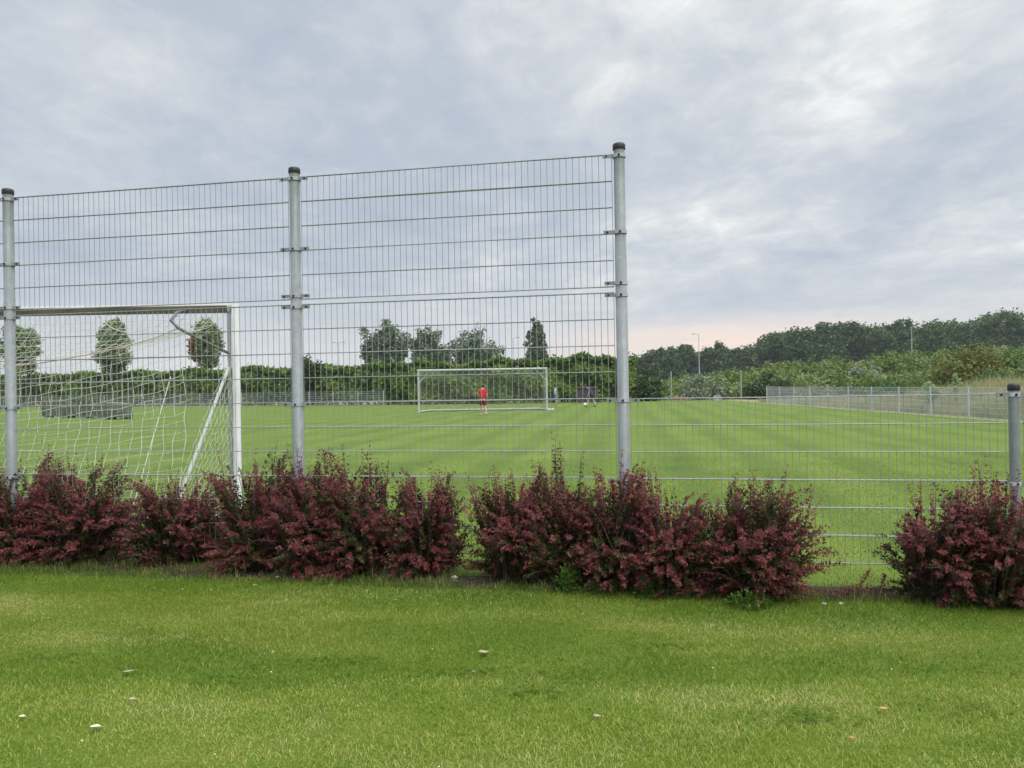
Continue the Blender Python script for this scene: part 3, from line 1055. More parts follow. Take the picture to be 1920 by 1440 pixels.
def barberry(label, px, py, wpx, ytop, seed, tall=None):
    rg = np.random.default_rng(seed)
    b = gnd(px, py)
    Y = b.y + .18
    b = Vector((b.x, Y, 0))
    H = at(px, ytop, Y).z * 1.07
    rx = wpx * Y / F
    o = tag(empty('barberry_shrub', b), label, 'shrub', 'purple barberry shrubs along the fence')
    n = int(50 * rx / .36) * 7
    nb = n // 7
    grp = np.repeat(np.arange(nb), 7)
    ry = min(rx, .40)
    # where the shoot tips end: a broad dome, full at the sides, ragged on top
    az = rg.uniform(0, 2 * math.pi, nb)[grp] + rg.normal(0, .17, n)
    el = np.clip(np.arcsin(rg.uniform(.0, .97, nb) ** 1.0)[grp] + rg.normal(0, .10, n), .0, 1.5)
    ce, se = np.cos(el) ** .8, np.sin(el)
    reach = np.clip(rg.normal(.92, .10, nb)[grp] + rg.normal(-.04, .07, n), .5, 1.12)
    end = np.stack([np.cos(az) * ce * rx * reach, np.sin(az) * ce * ry * reach, (.06 + .92 * se ** .85 * reach) * H], 1)
    spike = (rg.uniform(0, 1, nb) < .22)[grp] & (el > .6)
    end[:, 2] += np.where(spike, rg.uniform(.02, .13, n) * H, 0)
    side = (rg.uniform(0, 1, n) < .24) & (el < .7)
    end[:, :2] *= np.where(side, rg.uniform(1.05, 1.28, n), 1.0)[:, None]
    start = np.stack([end[:, 0] * .22 + rg.normal(0, .16, n) * rx, end[:, 1] * .2 + rg.normal(0, .15, n) * ry, rg.uniform(0.0, .06, n)], 1)
    # shoots rise, then arch over so that their tips lie in level layers; only the crown shoots stay upright
    fz = np.where(el > 1.05, .55, .92) + rg.normal(0, .06, n)
    fx = np.where(el > 1.05, .55, .42)[:, None]
    ctrl = start + (end - start) * np.concatenate([fx, fx, fz[:, None]], 1)
    ctrl[:, 2] += np.where(el < .5, .05 * H, 0)
    if tall:
        for j, (dx, hz) in enumerate(tall):
            for q in range(3):
                i = j * 3 + q
                e = rg.normal(0, .035, 3) * (0 if q == 0 else 1)
                end[i] = (dx * rx + e[0], rg.uniform(-.1, .1), hz * H * (1 - .06 * q))
                ctrl[i] = (dx * rx * .85, 0, hz * H * .55)
                start[i] = (dx * rx * .5, 0, .1)
    # a skirt of short old shoots close to the ground
    sk = rg.uniform(0, 1, n) < .17
    rs_ = rg.uniform(.35, .66, n)
    end[sk] = np.stack([np.cos(az) * rx * rs_, np.sin(az) * ry * rs_, rg.uniform(.05, .24, n) * H], 1)[sk]
    ctrl[sk] = (start * .4 + end * .6)[sk] + np.array([0, 0, .05])
    m = 21                                             # whorls along each shoot
    t0 = np.where(sk | (el < .5), .12, .24)[:, None, None]
    t = t0 + (1 - t0) * np.linspace(0, 1.0, m)[None, :, None] + rg.uniform(-.012, .012, (n, m, 1))
    S, Cc, E = start[:, None, :], ctrl[:, None, :], end[:, None, :]
    P = S * (1 - t) ** 2 + 2 * Cc * t * (1 - t) + E * t ** 2
    P = P + np.cumsum(rg.normal(0, .0035, P.shape), 1)
    T = 2 * (Cc - S) * (1 - t) + 2 * (E - Cc) * t
    P, T = P.reshape(-1, 3), unit(T.reshape(-1, 3))
    tt = (t * np.ones((n, m, 1))).reshape(-1)
    per = 5
    idx = np.repeat(np.arange(len(P)), per)
    Tn = T[idx]
    rd = rand_dirs(len(idx), rg)
    perp = unit(np.cross(Tn, rd))
    q = rg.uniform(.2, .8, (len(idx), 1))
    ax = unit(Tn * q + perp + np.array([0, 0, .25]))
    nr = unit(np.cross(np.cross(ax, Tn), ax) + rd * .4 + np.array([0, 0, .3]))
    ln = (.027 - .012 * np.clip((tt[idx] - .65) / .35, 0, 1) ** 1.3) * rg.uniform(.65, 1.25, len(idx))
    c = P[idx] + rg.normal(0, .005, (len(idx), 3))
    v, f = leaf_quads(c, ax, nr, ln, ln * .62, .10)
    ok = v[:, 2].reshape(-1, 4).min(1) > .012
    ok &= rg.uniform(0, 1, len(ok)) > .15
    f = f[ok]
    ti, si = tt[idx][ok], (idx[ok] // m)
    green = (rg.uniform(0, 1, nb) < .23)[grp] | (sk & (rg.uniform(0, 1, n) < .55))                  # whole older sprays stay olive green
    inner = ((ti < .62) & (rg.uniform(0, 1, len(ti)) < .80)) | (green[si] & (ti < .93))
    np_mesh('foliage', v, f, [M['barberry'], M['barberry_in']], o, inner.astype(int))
    mb = MB()
    for j in range(0, n, 2):
        pts = [tuple(start[j] * (1 - q) ** 2 + 2 * ctrl[j] * q * (1 - q) + end[j] * q * q) for q in (0, .3, .6, .85, 1.0)]
        pts[0] = (pts[0][0] * .6, pts[0][1] * .6, -.02)
        mb.tube(pts, [.006, .0045, .003, .002, .001], 4, False)
    mb.build('stem', M['twig'], o)


SH = [
    ('purple barberry at the left edge, in front of the leftmost tall post', 12, 1062, 78, 862, None),
    ('low broad purple barberry standing between the leftmost post and the small gap in the row', 132, 1062, 88, 872, [(-.6, .98), (.2, 1.0), (-.1, .95)]),
    ('loose purple barberry with arching shoots below the near goal net', 315, 1062, 92, 905, [(-.05, 1.12), (.25, 1.05)]),
    ('purple barberry in front of the near goal post', 462, 1076, 78, 862, [(-.6, 1.04), (.1, 1.0)]),
    ('purple barberry hiding the foot of the middle tall post', 572, 1082, 74, 858, [(-.2, 1.06), (.35, 1.0)]),
    ('dense purple barberry just right of the middle tall post', 672, 1085, 80, 858, [(-.35, 1.05), (.1, 1.02), (.5, .95)]),
    ('purple barberry at the right end of the long clump, beside the narrow gap', 788, 1086, 70, 892, [(.2, 1.03), (.6, .95)]),
    ('purple barberry with level spreading sprays, just right of the narrow gap', 968, 1098, 76, 900, [(-.8, .98), (-.45, 1.03)]),
    ('purple barberry with the tallest spiky shoots, left of the tall end post', 1058, 1104, 78, 885, [(-.1, 1.26), (-.32, 1.09), (.38, 1.10), (-.02, 1.16), (.0, 1.2)]),
    ('purple barberry hiding the foot of the tall end post', 1160, 1113, 76, 892, [(.15, 1.0)]),
    ('purple barberry with an upright reddish plume, just right of the tall end post', 1262, 1120, 78, 912, [(-.3, 1.1), (-.2, 1.12), (-.38, 1.06), (-.1, 1.04), (-.26, 1.09)]),
    ('large rounded purple barberry at the left of the wide gap', 1424, 1128, 120, 912, [(.42, 1.08), (.8, .95), (-.2, 1.02)]),
    ('purple barberry with thin leaning shoots at the right of the wide gap', 1790, 1142, 74, 920, [(-.4, 1.05), (-.1, 1.03)]),
    ('dark purple barberry in the right corner, in front of the low capped post', 1902, 1148, 112, 902, [(-.1, 1.10), (-.3, 1.0), (.3, 1.02)]),
]
for i, (lab, px, py, wp, yt, tall) in enumerate(SH):
    barberry(lab, px, py, wp * 1.30, yt, 100 + i, tall)

# cut-back shrub in the wide gap, a dead tuft in the small gap


def cut_shrub():
    b = gnd(1612, 1118)
    o = tag(empty('cut_shrub', b), 'cut-back shrub stump with dry twigs and two red sprigs in the wide gap', 'shrub')
    rg = np.random.default_rng(5)
    mb = MB()
    for i in range(70):
        x = rg.uniform(-.22, .22)
        y = rg.uniform(-.09, .09)
        h = rg.uniform(.02, .075)
        mb.tube([(x, y, -.01), (x + rg.normal(0, .03), y + rg.normal(0, .03), h * .6), (x + rg.normal(0, .06), y + rg.normal(0, .05), h)], [.003, .0022, .0012], 4, False)
    mb.build('stub', M['twig'], o)
    pts = [np.array(p) for p in ((-.04, 0, 0), (-.005, 0, .07), (.04, 0, .13), (.07, 0, .17))]
    cs, axs = [], []
    for (off, sc) in (((0, 0, 0), 1.0), ((.16, .02, 0), .75)):
        for k in range(60):
            q = rg.uniform(.2, 1) * 2.999
            a = int(q)
            p = pts[a] * (1 - q + a) + pts[a + 1] * (q - a)
            cs.append(p * sc * (1 if sc == 1 else np.array([.3, 1, 1])) + np.array(off) + rg.normal(0, .006, 3))
            axs.append(rg.normal(0, 1, 3) + np.array([.3, 0, .8]))
    for k in range(260):
        cs.append(np.array([rg.normal(0, .12), rg.normal(0, .05), rg.uniform(.01, .05)]))
        axs.append(rg.normal(0, 1, 3) + np.array([0, 0, .5]))
    v, f = leaf_quads(np.array(cs), np.array(axs), rand_dirs(len(cs), rg), .020, .012)
    np_mesh('foliage', v, f, M['barberry'], o)


cut_shrub()


def dead_tuft():
    b = gnd(211, 1058)
    o = tag(empty('dead_shrub', b), 'small withered brown shrub in the little gap near the left', 'shrub')
    rg = np.random.default_rng(6)
    n = 500
    az = rg.uniform(0, 6.28, n)
    r = rg.uniform(0, .09, n)
    z = rg.uniform(.01, .15, n) * (1 - r / .13)
    c = np.stack([np.cos(az) * r, np.sin(az) * r, z], 1)
    v, f = leaf_quads(c, c + np.array([0, 0, .05]) + rg.normal(0, .03, (n, 3)), rand_dirs(n, rg), .022, .009)
    np_mesh('foliage', v, f, M['barberry_in'], o)
    mb = MB()
    for i in range(18):
        a = i * .7
        mb.tube([(0, 0, -.01), (math.cos(a) * .05, math.sin(a) * .05, .12)], [.003, .001], 4, False)
    mb.build('stem', M['twig'], o)


dead_tuft()


def weed(px, py, w_, h_, seed, label):
    rg = np.random.default_rng(seed)
    o = tag(empty('weed', gnd(px, py)), label, 'weed')
    n = 420
    d = rand_dirs(n, rg)
    d[:, 2] = abs(d[:, 2])
    c = d * rg.uniform(.4, 1, (n, 1)) * np.array([w_, w_ * .7, h_])
    v, f = leaf_quads(c, d + rg.normal(0, .4, (n, 3)), unit(rg.normal(0, .4, (n, 3)) + [0, 0, 1]), rg.uniform(.018, .034, n), rg.uniform(.012, .02, n), .1)
    np_mesh('foliage', v, f, M['weed'], o)
    mb = MB()
    for i in range(16):
        q = c[i * 20]
        mb.tube([(0, 0, -.01), tuple(q * .5), tuple(q)], [.003, .002, .001], 4, False)
    mb.build('stem', M['weed'], o)


weed(1068, 1110, .10, .20, 61, 'leafy yellow-green weed at the foot of the tallest barberry')
weed(1405, 1138, .16, .10, 62, 'low fresh green weed at the foot of the large rounded barberry')
weed(1210, 1122, .07, .14, 63, 'small green weed peeping out under the barberry at the tall end post')

# ------------------------------------------------------------------ grass


def blades(x, y, z, h, wd, lean, rg):
    n = len(x)
    a = rg.uniform(0, 2 * math.pi, n)
    ca, sa = np.cos(a), np.sin(a)
    b = a + rg.normal(0, 1.0, n) + 1.57
    ln = h * np.abs(lean)
    p = np.stack([x, y, z], 1)
    s = np.stack([ca, sa, np.zeros(n)], 1) * (wd / 2)[:, None]
    lv = np.stack([np.cos(b) * ln, np.sin(b) * ln, h * np.sqrt(np.clip(1 - lean ** 2, .05, 1))], 1)
    midp = p + lv * .5 + np.stack([np.zeros(n), np.zeros(n), h * .12], 1)
    v = np.stack([p - s, p + s, midp + s * .8, p + lv, midp - s * .8], 1).reshape(-1, 3)
    i = np.arange(n)[:, None] * 5
    return v, np.concatenate([i + np.array([[0, 1, 2, 4]])], 0), np.concatenate([i + np.array([[4, 2, 3]])], 0)


def blade_obj(name, x, y, z, h, wd, lean, rg, mat, label, cat, mi=None):
    v, q, t3 = blades(x, y, z, h, wd, lean, rg)
    n = len(x)
    me = bpy.data.meshes.new(name)
    me.vertices.add(len(v))
    me.vertices.foreach_set('co', np.ascontiguousarray(v, dtype=np.float32).ravel())
    lp = np.concatenate([q.ravel(), t3.ravel()]).astype(np.int32)
    me.loops.add(len(lp))
    me.loops.foreach_set('vertex_index', lp)
    me.polygons.add(2 * n)
    st = np.concatenate([np.arange(n) * 4, 4 * n + np.arange(n) * 3]).astype(np.int32)
    me.polygons.foreach_set('loop_start', st)
    me.update(calc_edges=True)
    for q_ in (mat if isinstance(mat, list) else [mat]):
        me.materials.append(q_)
    if mi is not None:
        me.polygons.foreach_set('material_index', np.concatenate([mi, mi]).astype(np.int32))
    o = bpy.data.objects.new(name, me)
    COL.objects.link(o)
    return tag(o, label, cat, kind='stuff')


def vnoise(x, y, sc, seed):
    """cheap smooth value noise 0..1"""
    g = np.random.default_rng(seed).uniform(0, 1, (64, 64))
    X, Y = x * sc + 100, y * sc + 100
    i, j = np.floor(X).astype(int), np.floor(Y).astype(int)
    u, v = X - i, Y - j
    u, v = u * u * (3 - 2 * u), v * v * (3 - 2 * v)
    i0, j0, i1, j1 = i % 64, j % 64, (i + 1) % 64, (j + 1) % 64
    return (g[i0, j0] * (1 - u) + g[i1, j0] * u) * (1 - v) + (g[i0, j1] * (1 - u) + g[i1, j1] * u) * v


def lawn_grass():
    rg = np.random.default_rng(9)
    n = 560000
    Y = np.sqrt(rg.uniform(2.45 ** 2, 7.4 ** 2, n))
    X = rg.uniform(-.74, .74, n) * Y
    edge = fence_y(X) - .42 + .26 * (vnoise(X, Y, 3.0, 3) - .5)
    keep = Y < edge + rg.exponential(.03, n)
    dens = .55 + .45 * vnoise(X, Y, 2.5, 4)
    keep &= rg.uniform(0, 1, n) < dens
    X, Y = X[keep], Y[keep]
    n = len(X)
    patch = .6 * vnoise(X * .6, Y, 1.3, 5) + .4 * vnoise(X, Y, 5.5, 6)
    h = (.010 + .020 * patch) * rg.uniform(.6, 1.3, n)
    wd = rg.uniform(.0026, .0048, n)
    # the strip nearest the path was mown the other way and is paler; a lush band lies beyond it
    e1 = 3.74 - .035 * X + .22 * (vnoise(X, Y, 1.6, 21) - .5) + rg.normal(0, .06, n)
    e2 = e1 + .55 + .9 * (vnoise(X, Y, .9, 22) - .35) + rg.normal(0, .10, n)
    far = fence_y(X) - 1.05 + .5 * (vnoise(X, Y, 1.1, 23) - .5) + rg.normal(0, .08, n)
    mi = np.where(Y < e1, 1, np.where((Y < e2) & (rg.uniform(0, 1, n) < .85), 2, np.where((Y > far) & (rg.uniform(0, 1, n) < .7), 2, 0)))
    h = h * np.where(mi == 2, 1.2, 1.0)
    blade_obj('grass', X, Y, np.zeros(n), h, wd, np.clip(rg.normal(.68, .22, n), 0, .97), rg, [M['grass'], M['grass_pale'], M['grass_lush']], 'short mown grass of the lawn in front of the shrubs', 'grass', mi)


def litter():
    rg = np.random.default_rng(29)
    n = 3600
    x = rg.uniform(-5.4, 4.4, n)
    y = fence_y(x) + rg.uniform(-.52, -.10, n)
    c = np.stack([x, y, rg.uniform(.004, .016, n)], 1)
    ax = np.concatenate([rg.normal(size=(n, 2)), rg.normal(0, .25, (n, 1))], 1)
    v, f = leaf_quads(c, ax, np.tile([0, 0, 1.0], (n, 1)) + rg.normal(0, .3, (n, 3)), rg.uniform(.012, .03, n), rg.uniform(.006, .014, n), .1)
    m = m_leaf('shed_leaf', [(0.05, 0.025, 0.015), (0.11, 0.055, 0.03), (0.20, 0.12, 0.065), (0.33, 0.24, 0.14)], 0.1, 0.8, 3.0, 0.3)
    tag(np_mesh('leaf_litter', v, f, m), 'brown shed leaves lying on the bare soil under the shrubs', 'leaf litter', kind='stuff')


litter()


def clover():
    rg = np.random.default_rng(19)
    pts = [(560, 1246, .16), (420, 1276, .14), (1060, 1268, .2), (1460, 1345, .2), (1530, 1350, .14), (655, 1240, .12), (890, 1262, .12), (1790, 1330, .18), (250, 1190, .14), (1240, 1215, .16), (1000, 1300, .12), (120, 1235, .16)]
    cs = []
    for px, py, r in pts:
        b = gnd(px, py)
        k = int(520 * r)
        q = rg.normal(0, r * .5, (k, 2)) * np.array([1.6, .7])
        cs.append(np.stack([b.x + q[:, 0], b.y + q[:, 1], rg.uniform(.010, .024, k)], 1))
    c = np.repeat(np.concatenate(cs), 3, 0)
    n = len(c)
    a = np.tile(np.array([0, 2.09, 4.19]), n // 3) + np.repeat(rg.uniform(0, 6.28, n // 3), 3)
    ax = np.stack([np.cos(a), np.sin(a), np.full(n, .25)], 1)
    v, f = leaf_quads(c, ax, np.tile([0, 0, 1.0], (n, 1)) + rg.normal(0, .2, (n, 3)), rg.uniform(.009, .014, n), rg.uniform(.009, .013, n), .08)
    tag(np_mesh('clover', v, f, M['clover']), 'low clover patches growing in the lawn', 'clover', kind='stuff')


clover()


def field_grass():
    rg = np.random.default_rng(10)
    n = 170000
    Y = np.sqrt(rg.uniform(4.7 ** 2, 15.0 ** 2, n))
    X = rg.uniform(-.72, .72, n) * Y
    keep = (Y > fence_y(X) - .15) & (rg.uniform(0, 1, n) < np.clip(1.25 - (Y - 6) / 9.5, .0, 1))
    X, Y = X[keep], Y[keep]
    n = len(X)
    h = rg.uniform(.010, .026, n)
    blade_obj('grass', X, Y, np.zeros(n), h, rg.uniform(.004, .007, n), np.clip(rg.normal(.7, .2, n), 0, .97), rg, M['fieldblade'], 'short mown grass of the playing field behind the fence', 'grass')


def bed_grass():
    rg = np.random.default_rng(12)
    n = 30000
    X = rg.uniform(-5.6, 4.6, n)
    off = np.where(rg.uniform(0, 1, n) < .4, rg.normal(-.46, .07, n), rg.uniform(-.55, -.05, n))
    Y = fence_y(X) + off
    cl = vnoise(X, Y, 3.5, 8)
    keep = rg.uniform(0, 1, n) < cl ** 2 * 1.3
    X, Y = X[keep], Y[keep]
    n = len(X)
    h = rg.uniform(.02, .075, n) * (1 + (rg.uniform(0, 1, n) < .08) * rg.uniform(.2, 1.4, n))
    blade_obj('long_grass', X, Y, np.zeros(n), h, rg.uniform(.003, .0055, n), np.clip(rg.normal(.35, .2, n), 0, .9), rg, M['longgrass'], 'uncut grass tufts round the feet of the shrubs', 'grass')


def dry_grass():
    rg = np.random.default_rng(13)
    n = 60000
    Y = 15 + 41 * rg.uniform(0, 1, n) ** 1.25
    X = 16.75 + .02 * (Y - 20) + .35 + rg.uniform(0, 1, n) ** 1.3 * 13
    z = mound_z(X, Y)
    cl = vnoise(X, Y, .8, 14)
    h = (.22 + .60 * cl) * (1 - .45 * sstep(33, 48, Y)) * rg.uniform(.5, 1.25, n)
    blade_obj('dry_grass', X, Y, z, h, rg.uniform(.012, .03, n), np.clip(rg.normal(.25, .18, n), 0, .8), rg, M['drygrass'], 'tall pale dry grass and weeds behind the side fence', 'grass')


lawn_grass()
field_grass()
bed_grass()
dry_grass()


def specks():
    rg = np.random.default_rng(15)
    vs, fs = [], []
    n = 34
    Y = np.sqrt(rg.uniform(2.8 ** 2, 6 ** 2, n))
    X = rg.uniform(-.66, .66, n) * Y
    mb = MB()
    for x, y in zip(X, Y):
        if y < fence_y(x) - .7:
            r = rg.uniform(.003, .0055)
            mb.lathe([(.0005, -.002), (r, 0), (r * .6, .003), (.0005, .004)], 7, (x, y, .026))
    o = mb.build('clover_flowers', m_simple('clover_white', (.75, .73, .62), (.6, .58, .45), 60, .7))
    tag(o, 'tiny whitish clover flowers scattered in the lawn', 'flowers', kind='stuff')


specks()

LEAFM = [m_simple('pale_dry_leaf', (.72, .68, .50), (.5, .45, .3), 30, .7), m_simple('tan_dry_leaf', (.46, .36, .25), (.3, .22, .15), 30, .7), m_simple('orange_dry_leaf', (.50, .25, .11), (.38, .18, .09), 30, .7)]
LV = [(42, 1354, .030, 0, 'small pale oval leaf on the grass in the lower left corner'),
      (180, 1374, .052, 0, 'larger pale cream leaf lying near the lower left corner'),
      (906, 1231, .060, 1, 'tan dry leaf lying in the middle of the lawn'),
      (242, 1268, .055, 1, 'greyish dead leaf half sunk in the grass at the left'),
      (1118, 1353, .034, 1, 'pale tan leaf low in the centre of the lawn'),
      (1656, 1339, .036, 2, 'reddish brown leaf upright in the grass at the right'),
      (1599, 1397, .034, 2, 'orange leaf near the bottom right of the lawn'),
      (248, 1321, .036, 1, 'small brown leaf between the two pale leaves and the dead leaf')]
for i, (px, py, L, mi, lab) in enumerate(LV):
    rg = np.random.default_rng(300 + i)
    o = tag(empty('fallen_leaf', gnd(px, py)), lab, 'leaf', 'dry leaves fallen on the lawn')
    o.rotation_euler = (rg.uniform(-.2, .2), rg.uniform(-.2, .2), rg.uniform(-.6, .6))
    u = np.linspace(0, 1, 9)
    wv = np.sin(np.pi * u ** .85) * L * .30 + .0006
    v = []
    for k in range(9):
        for s in (-1, -.5, 0, .5, 1):
            v.append((u[k] * L - L / 2, s * wv[k], .036 + .10 * abs(s) ** 1.5 * wv[k] + .04 * L * math.sin(3 * u[k] + i) - .008))
    f = [[k * 5 + j, k * 5 + j + 1, k * 5 + j + 6, k * 5 + j + 5] for k in range(8) for j in range(4)]
    np_mesh('leaf_blade', v, f, LEAFM[mi], o, smooth=True)
    mb = MB()
    mb.tube([(L / 2, 0, .028 + .04 * L * math.sin(3 + i)), (L * .75, .003, .026 + .04 * L * math.sin(3 + i))], [.0012, .0008], 5)
    mb.build('leaf_stalk', LEAFM[mi], o)


def stone(px, py, r, seed, lab):
    rg = np.random.default_rng(seed)
    b = gnd(px, py)
    mb = MB()
    mb.lathe([(.001, -r * .4), (r * .8, -r * .3), (r, .0), (r * .8, r * .42), (r * .35, r * .6), (.001, r * .62)], 12)
    mb.v = [(x * 1.25 * (1 + .15 * math.sin(5 * y / r + seed)), y * (1 + .12 * math.sin(4 * x / r)), z * (1 + .2 * math.sin(3 * x / r + seed))) for x, y, z in mb.v]
    o = mb.build('stone', M['stone'])
    o.location = (b.x, b.y, r * .35)
    tag(o, lab, 'stone', 'pale stones in the planting bed')


stone(852, 1085, .022, 1, 'largest pale stone, in the narrow gap between the shrubs')
stone(1545, 1134, .014, 2, 'left one of two pale stones before the cut-back shrub')
stone(1578, 1134, .015, 3, 'pale stone directly in front of the cut-back shrub')
stone(520, 1083, .013, 4, 'small pale stone below the barberry at the middle tall post')
stone(478, 1098, .012, 5, 'small white stone on the grass edge below the near goal post')

# ------------------------------------------------------------------ far fences


def low_fence(label, pts, spacing, H, step=.10, rows=6, lean=0.0):
    o = tag(empty('field_fence', (pts[0][0], pts[0][1], 0)), label, 'fence')
    O = Vector((pts[0][0], pts[0][1], 0))
    P = [Vector((x, y, 0)) - O for x, y in pts]
    for i in range(len(P) - 1):
        a, b = P[i], P[i + 1]
        L = (b - a).length
        n = max(1, int(round(L / spacing)))
        for k in range(n + (1 if i == len(P) - 2 else 0)):
            p = a.lerp(b, k / n)
            mb = MB()
            mb.tube([p, p + Vector((0, 0, H + .04))], .032, 8)
            mb.build('post', M['farwire'], o)
        for k in range(n):
            p0, p1 = a.lerp(b, k / n), a.lerp(b, (k + 1) / n)
            mb = MB()
            for r in range(rows + 1):
                z = .06 + (H - .06) * r / rows
                mb.tube([p0 + Vector((0, 0, z)), p1 + Vector((0, 0, z))], .007, 4, False)
            m = int((p1 - p0).length / step)
            for q in range(m):
                c = p0.lerp(p1, (q + .5) / m)
                mb.tube([c + Vector((0, 0, .05)), c + Vector((0, 0, H))], .0036, 3, False)
            mb.build('mesh_panel', M['farwire'], o)


low_fence('low grey mesh fence along the right touchline, running away to the far corner', [(16.2, 15.0), (16.35, 20), (17.05, 51.5)], 2.6, 1.12, .05)
low_fence('low grey mesh fence at the far left in front of the long hedge', [(-62, 88.5), (-35, 76.6), (-10.9, 65.2)], 2.6, 1.22, .08)

# ------------------------------------------------------------------ poles and lamps


def lamp(px, ytop, Y, arms, label):
    t = at(px, ytop, Y)
    o = tag(empty('street_lamp', (t.x, Y, 0)), label, 'street lamp')
    mb = MB()
    mb.tube([(0, 0, -.1), (0, 0, t.z * .35), (0, 0, t.z * .35), (0, 0, t.z)], [.11, .10, .07, .05], 8)
    mb.build('pole', M['concrete'], o)
    for s in arms:
        mb = MB()
        mb.tube([(0, 0, t.z - .05), (s * .3, 0, t.z + .08), (s * .7, 0, t.z + .10)], .04, 6)
        mb.box((s * .95, 0, t.z + .10), (.6, .26, .13), None, 0, .05)
        mb.build('lamp_head', M['concrete'], o)


lamp(1310, 627, 140, (-1,), 'slim street lamp with one arm standing before the left end of the wood')
lamp(1709, 613, 130, (1,), 'pale lamp pole standing before the dark wood at the right')
lamp(635, 643, 150, (-1, 1), 'faint double-armed street lamp left of the big grey-green tree')
lamp(962, 634, 150, (1,), 'faint far street lamp between the spreading tree and the poplar')

for px, yt, lab in ((1258, 698, 'slim pale pole at the far touchline, nearer the tall end post'), (1389, 696, 'slim pale pole at the far touchline, nearer the side fence'),
                    (240, 711, 'thin grey pole before the hedge, seen through the near goal net')):
    Y = 62.5 if px > 1000 else 74
    t = at(px, yt, Y)
    o = tag(empty('pole', (t.x, Y, 0)), lab, 'pole')
    mb = MB()
    mb.tube([(0, 0, -.05), (0, 0, t.z)], .055, 8)
    mb.build('shaft', M['concrete'], o)
    mb = MB()
    mb.lathe([(.06, 0), (.06, .05), (.001, .07)], 8, (0, 0, t.z - .01))
    mb.build('cap', M['greymetal'], o)

# ------------------------------------------------------------------ things standing round the field
MAROON = m_simple('faded_maroon_board', (.075, .058, .060), (.05, .045, .042), 6, .8)
DARKG = m_simple('dark_grey_plastic', (.17, .19, .155), (.07, .08, .07), 3.5, .8)
LIDG = m_simple('dusty_grey_lid', (.22, .23, .17), (.11, .12, .085), 3.0, .85)
REDB = m_simple('weathered_red_board', (.32, .10, .07), (.2, .08, .06), 5, .8)


def shed_box():
    a, b = at(1083, 753, 62.0), at(1120, 753, 62.0)
    W = b.x - a.x
    o = tag(empty('storage_box', ((a.x + b.x) / 2, 62.4, 0)), 'dull maroon storage box at the far edge, behind the player in navy', 'box')
    H = 1.15
    mb = MB()
    for i in range(8):
        mb.box((0, -.30, .07 + H * (i + .5) / 8), (W - .1, .02, H / 8 - .012), None, 0)
    for s in (-1, 1):
        mb.box((s * (W / 2 - .04), .02, H / 2 + .05), (.05, .60, H), None, 0)
    mb.box((0, .33, H / 2 + .05), (W - .14, .02, H), None, 0)
    mb.build('body', MAROON, o)
    mb = MB()
    mb.box((0, 0, H + .085), (W + .06, .78, .06), Matrix.Rotation(.06, 4, 'X'), 0, .02)
    mb.build('lid', MAROON, o)
    for s in (-1, 1):
        mb = MB()
        mb.box((s * (W / 2 + .015), -.30, H / 2), (.06, .06, H), None, 0, .01)
        mb.build('corner_post', DARKG, o)


shed_box()


def grey_tub():
    a = gnd(1344, 752.2)
    o = tag(empty('tub', (a.x, a.y, 0)), 'small round-topped grey tub lying at the far touchline', 'tub')
    mb = MB()
    n = 12
    pts = [(math.cos(math.pi * k / n) * .30, math.sin(math.pi * k / n) * .46) for k in range(n + 1)]
    vs = [(x, -.28, z) for x, z in pts] + [(x, .28, z) for x, z in pts]
    fs = [[k, k + 1, n + 2 + k, n + 1 + k] for k in range(n)] + [list(range(n + 1)), list(range(n + 1, 2 * n + 2))]
    mb._add(vs, fs, False)
    mb.build('shell', m_simple('pale_grey_plastic', (.38, .40, .42), (.3, .31, .33), 6, .6), o)
    mb = MB()
    mb.tube([(math.cos(math.pi * k / n) * .33, -.29, math.sin(math.pi * k / n) * .49) for k in range(n + 1)], .03, 6)
    mb.build('rim', M['greymetal'], o)


grey_tub()


def red_board():
    a, b = gnd(1262, 752.6), gnd(1297, 752.6)
    o = tag(empty('board', ((a.x + b.x) / 2, 63.2, 0)), 'low weathered red board at the far touchline by the slim pole', 'board')
    W = b.x - a.x
    for k in range(3):
        mb = MB()
        mb.box(((k - 1) * W / 3, 0, .20), (W / 3 - .05, .05, .30), None, 0, .01)
        mb.build('plank', REDB, o)
    for s in (-.5, 0, .5):
        mb = MB()
        mb.box((s * W * .95, .05, .19), (.07, .05, .42), None, 0)
        mb.build('stake', M['bark'], o)


red_board()

